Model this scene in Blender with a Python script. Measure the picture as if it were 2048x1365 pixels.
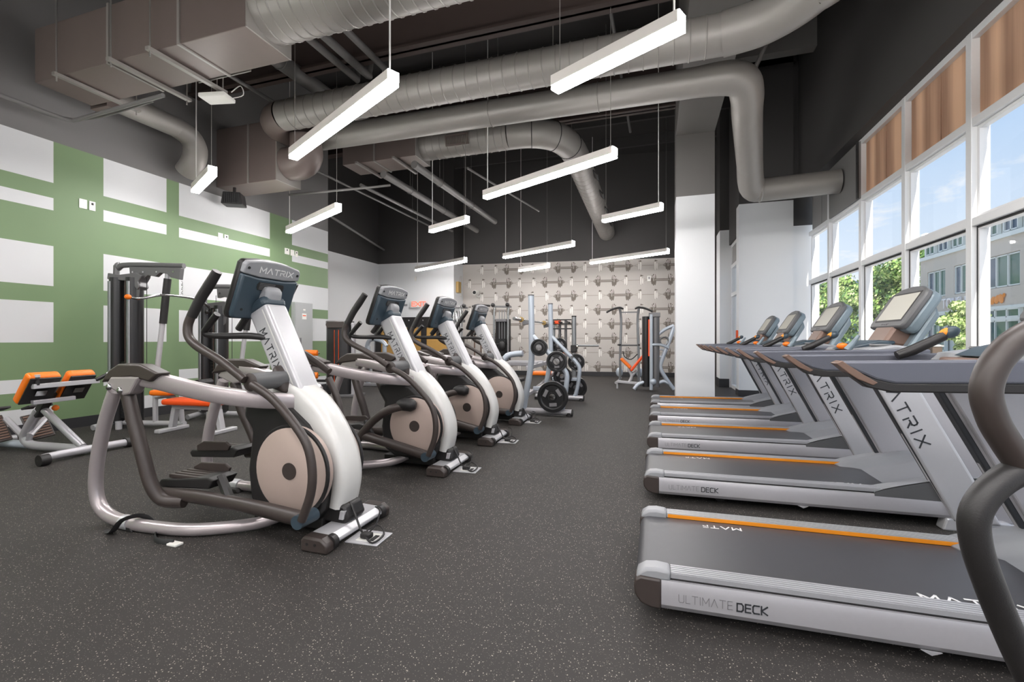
import bpy, bmesh, math, random
from mathutils import Vector as V, Matrix
sc = bpy.context.scene
for o in list(bpy.data.objects): bpy.data.objects.remove(o)
C = sc.collection
R = math.radians
# ---------------- camera ----------------
cam = bpy.data.cameras.new('camera'); camo = bpy.data.objects.new('camera', cam); C.objects.link(camo)
cam.sensor_width = 36; cam.lens = 16.0; cam.shift_y = -3.5/2048; cam.clip_end = 300; cam.clip_start = .02
camo.location = (0, 0, 1.12); camo.rotation_euler = (R(90), 0, R(17.558))
sc.camera = camo
# ---------------- view ----------------
sc.view_settings.view_transform = 'Standard'; sc.view_settings.look = 'None'
sc.view_settings.gamma = 1; sc.view_settings.use_curve_mapping = False
sc.view_settings.exposure = 0.0
sc.cycles.use_denoising = True
sc.cycles.max_bounces = 8; sc.cycles.diffuse_bounces = 5; sc.cycles.glossy_bounces = 4; sc.cycles.transparent_max_bounces = 12
sc.cycles.caustics_reflective = False; sc.cycles.caustics_refractive = False
sc.cycles.sample_clamp_indirect = 6
LAMP = 69.0
SKY = 1.15
# ---------------- node helpers ----------------
def srgb(r, g, b):
    f = lambda c: (c/255/12.92) if c/255 <= .04045 else ((c/255+.055)/1.055)**2.4
    return (f(r), f(g), f(b), 1)
def newmat(name):
    m = bpy.data.materials.new(name); m.use_nodes = True
    return m, m.node_tree.nodes, m.node_tree.links, m.node_tree.nodes['Principled BSDF']
def M(name, col, rough=.5, metal=0, spec=.5, coat=0, noise=0, nscale=40, bump=0, bscale=200):
    """plain painted / plastic / metal surface with slight procedural variation"""
    m, N, L, b = newmat(name)
    c = srgb(*col); b.inputs['Base Color'].default_value = c
    b.inputs['Roughness'].default_value = rough; b.inputs['Metallic'].default_value = metal
    b.inputs['Specular IOR Level'].default_value = spec; b.inputs['Coat Weight'].default_value = coat
    if noise or bump:
        tc = N.new('ShaderNodeTexCoord')
    if noise:
        n = N.new('ShaderNodeTexNoise'); n.inputs['Scale'].default_value = nscale; n.inputs['Detail'].default_value = 4
        L.new(tc.outputs['Object'], n.inputs['Vector'])
        mx = N.new('ShaderNodeMix'); mx.data_type = 'RGBA'
        mx.inputs[6].default_value = tuple(x*(1-noise) for x in c[:3])+(1,); mx.inputs[7].default_value = tuple(min(1, x*(1+noise)) for x in c[:3])+(1,)
        L.new(n.outputs['Fac'], mx.inputs[0]); L.new(mx.outputs[2], b.inputs['Base Color'])
    if bump:
        n2 = N.new('ShaderNodeTexNoise'); n2.inputs['Scale'].default_value = bscale; n2.inputs['Detail'].default_value = 3
        L.new(tc.outputs['Object'], n2.inputs['Vector'])
        bp = N.new('ShaderNodeBump'); bp.inputs['Strength'].default_value = bump; bp.inputs['Distance'].default_value = .002
        L.new(n2.outputs['Fac'], bp.inputs['Height']); L.new(bp.outputs['Normal'], b.inputs['Normal'])
    return m
def emis(name, col, s):
    m, N, L, b = newmat(name)
    b.inputs['Base Color'].default_value = srgb(*col); b.inputs['Emission Color'].default_value = srgb(*col); b.inputs['Emission Strength'].default_value = s
    return m
# ---------------- world: daylight sky with fair-weather clouds ----------------
w = bpy.data.worlds.new('sky'); sc.world = w; w.use_nodes = True
N, L = w.node_tree.nodes, w.node_tree.links
bg = N['Background']; tc = N.new('ShaderNodeTexCoord'); sep = N.new('ShaderNodeSeparateXYZ')
L.new(tc.outputs['Generated'], sep.inputs[0])
rp = N.new('ShaderNodeValToRGB'); e = rp.color_ramp.elements
e[0].position = 0.0; e[0].color = srgb(236, 243, 251); e[1].position = .75; e[1].color = srgb(140, 184, 236)
e2 = rp.color_ramp.elements.new(.16); e2.color = srgb(214, 230, 248)
e3 = rp.color_ramp.elements.new(.36); e3.color = srgb(180, 210, 244)
L.new(sep.outputs['Z'], rp.inputs[0])
zz = N.new('ShaderNodeMath'); zz.operation = 'ADD'; zz.inputs[1].default_value = .22; L.new(sep.outputs['Z'], zz.inputs[0])
dv = N.new('ShaderNodeVectorMath'); dv.operation = 'DIVIDE'; L.new(tc.outputs['Generated'], dv.inputs[0])
cb = N.new('ShaderNodeCombineXYZ')
for i in range(3): L.new(zz.outputs[0], cb.inputs[i])
L.new(cb.outputs[0], dv.inputs[1])
cn = N.new('ShaderNodeTexNoise'); cn.inputs['Scale'].default_value = 3.3; cn.inputs['Detail'].default_value = 10; cn.inputs['Roughness'].default_value = .55; cn.inputs['Distortion'].default_value = .25
L.new(dv.outputs[0], cn.inputs['Vector'])
cr = N.new('ShaderNodeValToRGB'); cr.color_ramp.elements[0].position = .54; cr.color_ramp.elements[1].position = .66
cr.color_ramp.elements[0].color = (0, 0, 0, 1); cr.color_ramp.elements[1].color = (.85, .85, .85, 1)
L.new(cn.outputs['Fac'], cr.inputs[0])
mx = N.new('ShaderNodeMix'); mx.data_type = 'RGBA'; mx.inputs[7].default_value = srgb(250, 250, 250)
L.new(cr.outputs[0], mx.inputs[0]); L.new(rp.outputs[0], mx.inputs[6]); L.new(mx.outputs[2], bg.inputs['Color'])
bg.inputs['Strength'].default_value = SKY
# ---------------- sun: runs along the street, just grazing the window frames ----------------
sl = bpy.data.lights.new('sun', 'SUN'); sl.energy = 7.2; sl.angle = R(.6); sl.color = (1, .96, .9)
so = bpy.data.objects.new('sun', sl); C.objects.link(so); so.rotation_euler = V((-.10, .80, -.62)).to_track_quat('-Z', 'Y').to_euler()
# daylight portal in the window wall (guides sampling of the sky, gives no light of its own)
pl = bpy.data.lights.new('window_portal', 'AREA'); pl.shape = 'RECTANGLE'; pl.size = 3.1; pl.size_y = 15; pl.cycles.is_portal = True
po = bpy.data.objects.new('window_portal', pl); C.objects.link(po); po.location = (2.86, 2.5, 1.6); po.rotation_euler = (0, R(90), 0)
# ---------------- materials ----------------
def floor_mat():
    m, N, L, b = newmat('speckled rubber flooring')
    tc = N.new('ShaderNodeTexCoord')
    def fleck(scale, thr, keep):
        v = N.new('ShaderNodeTexVoronoi'); v.inputs['Scale'].default_value = scale; L.new(tc.outputs['Object'], v.inputs['Vector'])
        lt = N.new('ShaderNodeMath'); lt.operation = 'LESS_THAN'; lt.inputs[1].default_value = thr; L.new(v.outputs['Distance'], lt.inputs[0])
        sp = N.new('ShaderNodeSeparateColor'); L.new(v.outputs['Color'], sp.inputs[0])
        k = N.new('ShaderNodeMath'); k.operation = 'LESS_THAN'; k.inputs[1].default_value = keep; L.new(sp.outputs[0], k.inputs[0])
        mu = N.new('ShaderNodeMath'); mu.operation = 'MULTIPLY'; L.new(lt.outputs[0], mu.inputs[0]); L.new(k.outputs[0], mu.inputs[1])
        return mu
    a, c = fleck(92, .19, .5), fleck(170, .22, .5)
    n = N.new('ShaderNodeTexNoise'); n.inputs['Scale'].default_value = 1.2; n.inputs['Detail'].default_value = 6; L.new(tc.outputs['Object'], n.inputs['Vector'])
    m0 = N.new('ShaderNodeMix'); m0.data_type = 'RGBA'; m0.inputs[6].default_value = srgb(50, 48, 47); m0.inputs[7].default_value = srgb(62, 59, 57); L.new(n.outputs['Fac'], m0.inputs[0])
    m1 = N.new('ShaderNodeMix'); m1.data_type = 'RGBA'; m1.inputs[7].default_value = srgb(112, 107, 101); L.new(c.outputs[0], m1.inputs[0]); L.new(m0.outputs[2], m1.inputs[6])
    m2 = N.new('ShaderNodeMix'); m2.data_type = 'RGBA'; m2.inputs[7].default_value = srgb(168, 160, 148); L.new(a.outputs[0], m2.inputs[0]); L.new(m1.outputs[2], m2.inputs[6])
    L.new(m2.outputs[2], b.inputs['Base Color'])
    b.inputs['Roughness'].default_value = .6; b.inputs['Specular IOR Level'].default_value = .18
    n2 = N.new('ShaderNodeTexNoise'); n2.inputs['Scale'].default_value = 260; L.new(tc.outputs['Object'], n2.inputs['Vector'])
    bp = N.new('ShaderNodeBump'); bp.inputs['Strength'].default_value = .35; bp.inputs['Distance'].default_value = .002
    L.new(n2.outputs['Fac'], bp.inputs['Height']); L.new(bp.outputs['Normal'], b.inputs['Normal'])
    return m
def glass_mat(name, tint=(1, 1, 1), refl=.06):
    m, N, L, b = newmat(name); N.remove(b); out = N['Material Output']
    t = N.new('ShaderNodeBsdfTransparent'); t.inputs[0].default_value = tint+(1,)
    g = N.new('ShaderNodeBsdfGlossy'); g.inputs['Roughness'].default_value = .02
    x = N.new('ShaderNodeMixShader'); x.inputs[0].default_value = refl
    L.new(t.outputs[0], x.inputs[1]); L.new(g.outputs[0], x.inputs[2]); L.new(x.outputs[0], out.inputs[0])
    return m
def curtain_mat():
    m, N, L, b = newmat('brown pleated shade cloth')
    tc = N.new('ShaderNodeTexCoord'); mp = N.new('ShaderNodeMapping'); mp.inputs['Scale'].default_value = (1, 3.2, .12); L.new(tc.outputs['Object'], mp.inputs[0])
    n = N.new('ShaderNodeTexNoise'); n.inputs['Scale'].default_value = 1.6; n.inputs['Detail'].default_value = 4; L.new(mp.outputs[0], n.inputs['Vector'])
    x = N.new('ShaderNodeMix'); x.data_type = 'RGBA'; x.inputs[6].default_value = srgb(192, 160, 138); x.inputs[7].default_value = srgb(238, 208, 180)
    r = N.new('ShaderNodeValToRGB'); r.color_ramp.elements[0].position = .35; r.color_ramp.elements[1].position = .65
    L.new(n.outputs['Fac'], r.inputs[0]); L.new(r.outputs[0], x.inputs[0]); L.new(x.outputs[2], b.inputs['Base Color'])
    b.inputs['Roughness'].default_value = .8
    t = N.new('ShaderNodeBsdfTranslucent'); L.new(x.outputs[2], t.inputs['Color']); ms = N.new('ShaderNodeMixShader'); ms.inputs[0].default_value = .55
    L.new(b.outputs[0], ms.inputs[1]); L.new(t.outputs[0], ms.inputs[2]); L.new(ms.outputs[0], N['Material Output'].inputs[0])
    return m
def brick_mat():
    m, N, L, b = newmat('pale grey brick facing')
    tc = N.new('ShaderNodeTexCoord'); mp = N.new('ShaderNodeMapping'); mp.inputs['Rotation'].default_value = (R(90), 0, R(90)); L.new(tc.outputs['Object'], mp.inputs[0])
    br = N.new('ShaderNodeTexBrick'); br.inputs['Scale'].default_value = 2.2; br.inputs['Color1'].default_value = srgb(236, 224, 211); br.inputs['Color2'].default_value = srgb(222, 208, 195); br.inputs['Mortar'].default_value = srgb(210, 198, 186)
    br.inputs['Mortar Size'].default_value = .03
    L.new(mp.outputs[0], br.inputs['Vector']); L.new(br.outputs['Color'], b.inputs['Base Color']); b.inputs['Roughness'].default_value = .85
    return m
MAT = dict(
 floor=floor_mat(),
 white=M('white wall paint', (237, 238, 239), .55, noise=.01, nscale=3), muralw=M('mural white toned for lamp light', (216, 217, 218), .55, noise=.015, nscale=3),  # white in two tones: mural copy darkened to offset strong lamp light
 green=M('green wall paint', (118, 142, 103), .55, noise=.03, nscale=3),
 charcoal=M('charcoal wall paint', (116, 114, 113), .6, noise=.03, nscale=2),
 dark=M('near black wall paint', (66, 64, 63), .65, noise=.04, nscale=2),
 ceil=M('black ceiling paint', (50, 48, 47), .8, noise=.1, nscale=2),
 beam=M('dark brown steel paint', (74, 62, 58), .6, noise=.06, nscale=4),
 beamgrey=M('grey primer paint', (118, 115, 112), .6, noise=.03, nscale=4),
 duct=M('grey painted sheet metal duct', (150, 146, 141), .42, .2, noise=.05, nscale=6, bump=.06, bscale=30),
 ductb=M('brownish grey painted duct', (116, 104, 99), .45, .15, noise=.05, nscale=6, bump=.08, bscale=60),
 pipe=M('grey painted pipe', (112, 110, 108), .45, .1, noise=.03),
 base=M('black vinyl baseboard', (48, 48, 50), .5, noise=.05),
 alu=M('white powder coated aluminium frame', (228, 228, 228), .4, .1, noise=.01),
 gasket=M('black rubber gasket', (34, 34, 35), .6, noise=.05),
 glass=glass_mat('clear window glass'),
 shade=curtain_mat(),
 panelgrey=M('grey infill panel', (148, 146, 144), .6, noise=.02),
 lamp=M('white lamp housing', (244, 238, 232), .5, noise=.01),
 lens=emis('lit lamp diffuser', (252, 249, 248), LAMP),
 wire=M('steel suspension cable', (190, 188, 184), .35, .8, noise=.02),
 cordw=M('white flex cord', (226, 224, 220), .5, noise=.02),
 plate=M('white plastic wall plate', (240, 238, 232), .4, noise=.01),
 silver=M('silver metallic paint', (182, 180, 184), .33, .35, noise=.03, nscale=60),
 silverw=M('light silver metallic paint', (198, 197, 200), .32, .25, noise=.02, nscale=60),
 mauve=M('champagne silver metallic paint', (182, 173, 174), .3, .45, noise=.03, nscale=60),
 discp=M('matte champagne plastic', (186, 167, 157), .45, .1, noise=.02),
 shell=M('pearl white plastic shell', (224, 222, 218), .3, 0, coat=.3, noise=.015),
 blackp=M('black textured plastic', (36, 34, 34), .45, noise=.1, nscale=80, bump=.15, bscale=400),
 brownp=M('dark brown grey plastic', (62, 54, 51), .42, noise=.06, nscale=60),
 navy=M('slate blue plastic', (56, 70, 80), .42, noise=.04, nscale=60),
 rail=M('charcoal metallic rail', (100, 102, 112), .45, .35, noise=.12, nscale=500),
 railtip=M('bronze plastic rail tip', (120, 96, 84), .4, .2, noise=.04),
 grey=M('mid grey plastic', (112, 112, 113), .42, noise=.03),
 greyl=M('light grey plastic', (150, 151, 154), .4, noise=.02),
 greyb=M('blue grey plastic shell', (118, 132, 140), .38, .15, noise=.02),
 belt=M('black running belt', (66, 66, 69), .36, 0, .4, noise=.08, nscale=30, bump=.1, bscale=600),
 ribs=M('brushed aluminium foot rail', (178, 178, 182), .35, .35, noise=.05, nscale=30),
 hood=M('mid grey hood plastic', (138, 139, 142), .4, noise=.02), greyd=M('dark grey plastic', (92, 92, 93), .45, noise=.03),
 orange=M('orange vinyl', (246, 122, 20), .42, noise=.03),
 oranger=M('red orange vinyl', (240, 84, 24), .42, noise=.03),
 stripe=M('orange trim strip', (236, 146, 34), .4, noise=.03),
 screen=M('switched off screen', (196, 193, 182), .18, 0, .6, noise=.01),
 chrome=M('chromed steel', (196, 196, 196), .15, 1, noise=.02),
 bluem=M('pale blue silver paint', (186, 194, 204), .32, .3, noise=.02),
 iron=M('black rubber coated iron', (24, 24, 25), .3, 0, .6, noise=.1),
 ink=M('dark print', (50, 52, 56), .5, noise=.02),
 inkl=M('grey print', (120, 118, 120), .5, noise=.02),
 inkw=M('white print', (226, 226, 226), .5, noise=.02),
 cab=M('grey enamel cabinet', (176, 178, 178), .45, noise=.02),
 tan=M('tan plywood', (196, 152, 82), .55, noise=.08, nscale=9),
 gold=M('brass yellow enamel', (176, 146, 86), .5, noise=.03),
 exitred=emis('lit exit lettering', (255, 96, 60), .9),
 paper=M('wallpaper ground', (192, 186, 180), .7, noise=.02, nscale=5),
 pdark=M('wallpaper dark ink', (116, 107, 99), .7, noise=.25, nscale=90),
 pmid=M('wallpaper mid ink', (164, 156, 148), .7, noise=.1, nscale=60),
 plight=M('wallpaper light ink', (232, 228, 222), .7, noise=.05, nscale=60),
 slab=M('pale paving stone', (206, 203, 198), .85, noise=.06, nscale=4),
 asphalt=M('pale grey street paving', (186, 184, 180), .9, noise=.08, nscale=8),
 brick=brick_mat(),
 bframe=M('white window frame', (232, 234, 230), .5, noise=.01),
 bglass=M('green tinted facade glass', (84, 118, 104), .12, 0, .8, noise=.35, nscale=.7),
 bglassb=M('blue facade glass', (74, 92, 112), .1, 0, .8, noise=.4, nscale=.9),
 leaf=M('mid green leaf', (146, 176, 92), .6, noise=.25, nscale=3),  # leaf greens, picked at random per leaf
 leafd=M('dark leaf', (88, 122, 66), .65, noise=.3, nscale=2),
 leafp=M('pale leaf', (196, 210, 142), .6, noise=.2, nscale=3),
 bark=M('brown bark', (92, 76, 62), .9, noise=.2, nscale=10),
 signw=M('white sign letter', (252, 246, 247), .5, noise=.01),
 signo=M('orange sign letter', (240, 142, 22), .5, noise=.02),
)
# ---------------- mesh builder ----------------
def catmull(p, k):
    p = [V(q) for q in p]; out = []
    for i in range(len(p)-1):
        a, b, c, d = p[max(i-1, 0)], p[i], p[i+1], p[min(i+2, len(p)-1)]
        for j in range(k):
            t = j/k
            out.append(.5*((2*b)+(c-a)*t+(2*a-5*b+4*c-d)*t*t+(3*b-a-3*c+d)*t**3))
    return out+[p[-1]]
class MB:
    def __init__(s): s.v = []; s.f = []; s.m = []
    def add(s, vs, fs, m=0):
        o = len(s.v); s.v += [tuple(v) for v in vs]; s.f += [[i+o for i in f] for f in fs]; s.m += [m]*len(fs); return s
    def box(s, x0, x1, y0, y1, z0, z1, m=0):
        return s.add([(x, y, z) for z in (z0, z1) for y in (y0, y1) for x in (x0, x1)],
                     [(0, 2, 3, 1), (4, 5, 7, 6), (0, 1, 5, 4), (2, 6, 7, 3), (0, 4, 6, 2), (1, 3, 7, 5)], m)
    def obox(s, c, h, rot, m=0):
        rot = rot.to_3x3() if hasattr(rot, 'to_3x3') else rot
        vs = [V(c)+rot @ V((x*h[0], y*h[1], z*h[2])) for z in (-1, 1) for y in (-1, 1) for x in (-1, 1)]
        return s.add(vs, [(0, 2, 3, 1), (4, 5, 7, 6), (0, 1, 5, 4), (2, 6, 7, 3), (0, 4, 6, 2), (1, 3, 7, 5)], m)
    def beam(s, p0, p1, w, h, up=(0, 0, 1), m=0):
        """rectangular bar from p0 to p1"""
        p0, p1 = V(p0), V(p1); d = (p1-p0); l = d.length; d.normalize(); u = V(up); x = d.cross(u)
        if x.length < 1e-5: x = d.cross(V((0, 1, 0)))
        x.normalize(); u = x.cross(d)
        rot = Matrix((d, x, u)).transposed()
        return s.obox((p0+p1)/2, (l/2, w/2, h/2), rot, m)
    def prism(s, poly, a0, a1, ax='y', m=0):
        n = len(poly)
        mk = {'y': lambda p, a: (p[0], a, p[1]), 'x': lambda p, a: (a, p[0], p[1]), 'z': lambda p, a: (p[0], p[1], a)}[ax]
        vs = [mk(p, a0) for p in poly]+[mk(p, a1) for p in poly]
        ar = sum(poly[i][0]*poly[(i+1) % n][1]-poly[(i+1) % n][0]*poly[i][1] for i in range(n))
        flip = (ar > 0) == (ax == 'y')
        if a1 < a0: flip = not flip
        c0, c1 = list(range(n)), list(range(n, 2*n))
        sd = [(i, (i+1) % n, n+(i+1) % n, n+i) for i in range(n)]
        fs = [c0[::-1], c1]+sd
        if flip: fs = [f[::-1] for f in fs]
        return s.add(vs, fs, m)
    def tube(s, pts, r, n=10, k=0, cap=True, flat=None, up=(0, 0, 1), m=0):
        pts = [V(p) for p in pts]
        rs = list(r) if isinstance(r, (list, tuple)) else [r]*len(pts)
        if k:
            q = catmull(pts, k); rr = []
            for i in range(len(pts)-1): rr += [rs[i]+(rs[i+1]-rs[i])*j/k for j in range(k)]
            rs = rr+[rs[-1]]; pts = q
        L_ = len(pts); T = []
        for i in range(L_):
            t = pts[min(i+1, L_-1)]-pts[max(i-1, 0)]; T.append(t.normalized() if t.length > 1e-9 else V((0, 0, 1)))
        u = V(up)
        if abs(u.dot(T[0])) > .95: u = V((1, 0, 0)) if abs(T[0].x) < .9 else V((0, 1, 0))
        vs = []
        for i in range(L_):
            t = T[i]; u = (u-t*u.dot(t))
            u = u.normalized() if u.length > 1e-6 else t.orthogonal().normalized()
            b = t.cross(u)
            # mitre correction
            sc_ = 1
            for j in range(n):
                a = 2*math.pi*j/n
                ca, sa = math.cos(a), math.sin(a)
                if flat: vs.append(pts[i]+u*(ca*rs[i]*flat)+b*(sa*rs[i]))
                else: vs.append(pts[i]+u*(ca*rs[i])+b*(sa*rs[i]))
        fs = [(i*n+j, i*n+(j+1) % n, (i+1)*n+(j+1) % n, (i+1)*n+j) for i in range(L_-1) for j in range(n)]
        if cap: fs += [list(range(n))[::-1], [(L_-1)*n+j for j in range(n)]]
        return s.add(vs, fs, m)
    def cyl(s, p0, p1, r, n=16, r1=None, m=0):
        return s.tube([p0, p1], [r, r if r1 is None else r1], n, m=m)
    def lathe(s, prof, p0, d=(0, 0, 1), n=20, m=0):
        """prof: (radius, distance along d)"""
        d = V(d).normalized(); u = d.orthogonal().normalized(); b = d.cross(u); p0 = V(p0); vs = []
        for r, t in prof:
            for j in range(n):
                a = 2*math.pi*j/n; vs.append(p0+d*t+u*(r*math.cos(a))+b*(r*math.sin(a)))
        k = len(prof)
        fs = [(i*n+j, i*n+(j+1) % n, (i+1)*n+(j+1) % n, (i+1)*n+j) for i in range(k-1) for j in range(n)]
        if prof[0][0] > 1e-6: fs.append(list(range(n))[::-1])
        if prof[-1][0] > 1e-6: fs.append([(k-1)*n+j for j in range(n)])
        return s.add(vs, fs, m)
    def ell(s, c, r, n=12, k=8, rot=None, m=0):
        vs = []; c = V(c)
        for i in range(k+1):
            t = math.pi*i/k
            for j in range(n):
                a = 2*math.pi*j/n; q = V((r[0]*math.sin(t)*math.cos(a), r[1]*math.sin(t)*math.sin(a), r[2]*math.cos(t)))
                vs.append(c+(rot @ q if rot else q))
        fs = [(i*n+j, (i+1)*n+j, (i+1)*n+(j+1) % n, i*n+(j+1) % n) for i in range(k) for j in range(n)]
        return s.add(vs, fs, m)
    def torus(s, c, d, R_, r, n=24, k=8, m=0):
        d = V(d).normalized(); u = d.orthogonal().normalized(); b = d.cross(u); c = V(c); vs = []
        for i in range(n):
            a = 2*math.pi*i/n; q = u*math.cos(a)+b*math.sin(a)
            for j in range(k):
                t = 2*math.pi*j/k; vs.append(c+q*(R_+r*math.cos(t))+d*(r*math.sin(t)))
        fs = [(i*k+j, ((i+1) % n)*k+j, ((i+1) % n)*k+(j+1) % k, i*k+(j+1) % k) for i in range(n) for j in range(k)]
        return s.add(vs, fs, m)
    def build(s, name, mats, parent=None, smooth=40, bevel=0, seg=2):
        me = bpy.data.meshes.new(name); me.from_pydata(s.v, [], s.f)
        mats = mats if isinstance(mats, (list, tuple)) else [mats]
        for q in mats: me.materials.append(MAT[q] if isinstance(q, str) else q)
        if len(mats) > 1: me.polygons.foreach_set('material_index', s.m)
        if smooth:
            me.polygons.foreach_set('use_smooth', [True]*len(me.polygons)); me.set_sharp_from_angle(angle=R(smooth))
        bm = bmesh.new(); bm.from_mesh(me); bmesh.ops.recalc_face_normals(bm, faces=bm.faces); bm.to_mesh(me); bm.free()
        me.update()
        o = bpy.data.objects.new(name, me); C.objects.link(o)
        if parent: o.parent = parent
        if bevel:
            b = o.modifiers.new('bevel', 'BEVEL'); b.width = bevel; b.segments = seg; b.limit_method = 'ANGLE'; b.angle_limit = R(40)
        return o
def thing(name, label, cat, loc=(0, 0, 0), rz=0, group=None):
    o = bpy.data.objects.new(name, None); C.objects.link(o); o.empty_display_size = .1
    o.location = loc; o.rotation_euler = (0, 0, rz); return tag(o, label, cat, group)
def tag(o, label, cat, group=None, kind=None):
    o['label'] = label; o['category'] = cat
    if group: o['group'] = group
    if kind: o['kind'] = kind
    return o
def struct(o, label=None):
    o['kind'] = 'structure'
    if label: o['label'] = label
    return o
KIDS = {}
def kids(o): return [c for c in bpy.data.objects if c.parent == o]
def dup(root, loc, rz=None, label=None, group=None):
    r = root.copy(); C.objects.link(r); r.location = loc
    if rz is not None: r.rotation_euler = (0, 0, rz)
    if label: r['label'] = label
    if group: r['group'] = group
    for ch in kids(root):
        c = ch.copy(); C.objects.link(c); c.parent = r
        for g in kids(ch):
            d = g.copy(); C.objects.link(d); d.parent = c
    return r
# stroke lettering: polylines in a unit cell (x 0..w, y 0..1)
GL = {
 'M': (1.25, [[(0, 0), (0, 1), (.62, .3), (1.25, 1), (1.25, 0)]]),
 'A': (1.2, [[(0, 0), (.6, 1), (1.2, 0)]]), 'a': (1.2, [[(0, 0), (.6, 1), (1.2, 0)], [(.55, .18), (.66, .18)]]),
 'T': (1.1, [[(0, 1), (1.1, 1)], [(.55, 1), (.55, 0)]]),
 'R': (1, [[(0, 0), (0, .5)], [(0, 1), (.85, 1), (1, .85), (1, .62), (.85, .47), (.3, .47)], [(.5, .47), (1, 0)]]),
 'I': (.12, [[(.06, 0), (.06, 1)]]),
 'X': (1.1, [[(0, 0), (1.1, 1)], [(0, 1), (1.1, 0)]]),
 'U': (1, [[(0, 1), (0, .2), (.15, 0), (.85, 0), (1, .2), (1, 1)]]),
 'L': (.8, [[(0, 1), (0, 0), (.8, 0)]]),
 'E': (.85, [[(.85, 1), (0, 1), (0, 0), (.85, 0)], [(0, .52), (.8, .52)]]),
 'D': (1, [[(0, 0), (0, 1), (.75, 1), (1, .75), (1, .25), (.75, 0), (0, 0)]]),
 'C': (1, [[(1, 1), (.2, 1), (0, .8), (0, .2), (.2, 0), (1, 0)]]),
 'K': (.95, [[(0, 0), (0, 1)], [(.95, 1), (0, .45), (.95, 0)]]),
 'O': (1, [[(.2, 0), (0, .25), (0, .75), (.2, 1), (.8, 1), (1, .75), (1, .25), (.8, 0), (.2, 0)]]),
 'S': (.9, [[(.9, 1), (.15, 1), (0, .85), (0, .65), (.15, .5), (.75, .5), (.9, .35), (.9, .15), (.75, 0), (0, 0)]]),
 ' ': (.6, []),
}
def letters(mb, text, org, ex, ey, h, wt=.14, gap=.35, th=.0015, m=0, ws=1):
    """flat raised strokes; ex / ey are the text's right and up directions"""
    ex, ey = V(ex).normalized(), V(ey).normalized(); ez = ex.cross(ey); x = 0; org = V(org)
    for ch in text:
        wd, st = GL[ch]
        for pl in st:
            for a, b in zip(pl, pl[1:]):
                p, q = org+(ex*(x+a[0]*ws)+ey*a[1])*h, org+(ex*(x+b[0]*ws)+ey*b[1])*h
                d = (q-p).normalized(); s_ = ez.cross(d)*(wt*h/2); p = p-d*(wt*h/2); q = q+d*(wt*h/2); t = ez*th
                mb.add([p-s_, q-s_, q+s_, p+s_, p-s_+t, q-s_+t, q+s_+t, p+s_+t], [(4, 5, 6, 7), (0, 1, 5, 4), (1, 2, 6, 5), (2, 3, 7, 6), (3, 0, 4, 7)], m)
        x += wd*ws+gap
    return (x-gap)*h
# =====================================================================
# ROOM SHELL
# =====================================================================
def recalc(o):
    import bmesh
    bm = bmesh.new(); bm.from_mesh(o.data); bmesh.ops.recalc_face_normals(bm, faces=bm.faces); bm.to_mesh(o.data); bm.free()
def BX(name, x0, x1, y0, y1, z0, z1, mat, parent=None, **k):
    return MB().box(x0, x1, y0, y1, z0, z1).build(name, mat, parent, smooth=0, **k)
ZC = 6.7
struct(BX('floor', -9, 2.95, -5.2, 15.2, -.1, 0, 'floor'))
ceil = struct(BX('ceiling', -9, 2.95, -5.2, 15.2, ZC, ZC+.15, 'ceil'))
for i in range(13):
    BX('joist', -8.9, 2.55, -3.6+1.5*i, -3.52+1.5*i, 6.42, ZC, 'dark', ceil)
# --- left wall: white wall with a painted green grid, charcoal above ---
def cellwall(name, X, ys, zs, fn, thick=.15, sgn=-1):
    mb = MB(); ms = []
    def key(m):
        if m not in ms: ms.append(m)
        return ms.index(m)
    for a, b in zip(ys, ys[1:]):
        for c, d in zip(zs, zs[1:]):
            mb.add([(X, a, c), (X, b, c), (X, b, d), (X, a, d)], [(0, 1, 2, 3)], key(fn((a+b)/2, (c+d)/2)))
    mb.box(X+sgn*thick, X+sgn*.002, ys[0], ys[-1], zs[0], zs[-1], key('dark'))
    return struct(mb.build(name, ms, smooth=0))
YS = [-5, 1.9, 3.602, 4.128, 4.945, 5.132, 6.86, 7.413, 8.47]
ZS = [0, .13, .31, .5, .655, 1.083, 1.57, 1.767, 2.255, 2.69, 2.84, 3.025, 3.53, ZC]
rows = [(.13, .31), (.5, .655), (1.083, 1.57), (1.767, 2.255), (2.69, 2.84), (3.025, 3.53)]
def leftfn(y, z):
    if z > 3.53: return 'charcoal'
    inpan = any(a < y < b for a, b in ((1.9, 3.602), (4.128, 4.945), (5.132, 6.86), (7.413, 8.47)))
    inrow = any(a < z < b for a, b in rows)
    return 'muralw' if inpan and inrow else 'green'
cellwall('wall_left', -7.0, YS, ZS, leftfn)
struct(BX('wall_left_return', -8.5, -7.02, 8.32, 8.46, 0, ZC, 'charcoal'))
def twotone(name, p, q, zt, thick, lo, hi, side):
    """wall from p to q (plan points), painted lo below zt and hi above"""
    p, q = V(p+(0,)), V(q+(0,)); d = (q-p).normalized(); n = V((-d.y, d.x, 0))*thick*side
    mb = MB()
    for z0, z1, m in ((0, zt, 0), (zt, ZC, 1)):
        vs = [(a.x, a.y, z) for z in (z0, z1) for a in (p, q, q+n, p+n)]
        mb.add(vs, [(0, 1, 5, 4), (1, 2, 6, 5), (2, 3, 7, 6), (3, 0, 4, 7), (0, 3, 2, 1), (4, 5, 6, 7)], m)
    o = mb.build(name, [lo, hi], smooth=0); recalc(o); return struct(o)
twotone('wall_left_recess', (-8.5, 8.47), (-8.5, 12.63), 3.53, .15, 'white', 'dark', 1)
twotone('wall_back_left', (-8.5, 12.63), (-5.95, 12.85), 3.53, .15, 'white', 'dark', 1)
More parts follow.
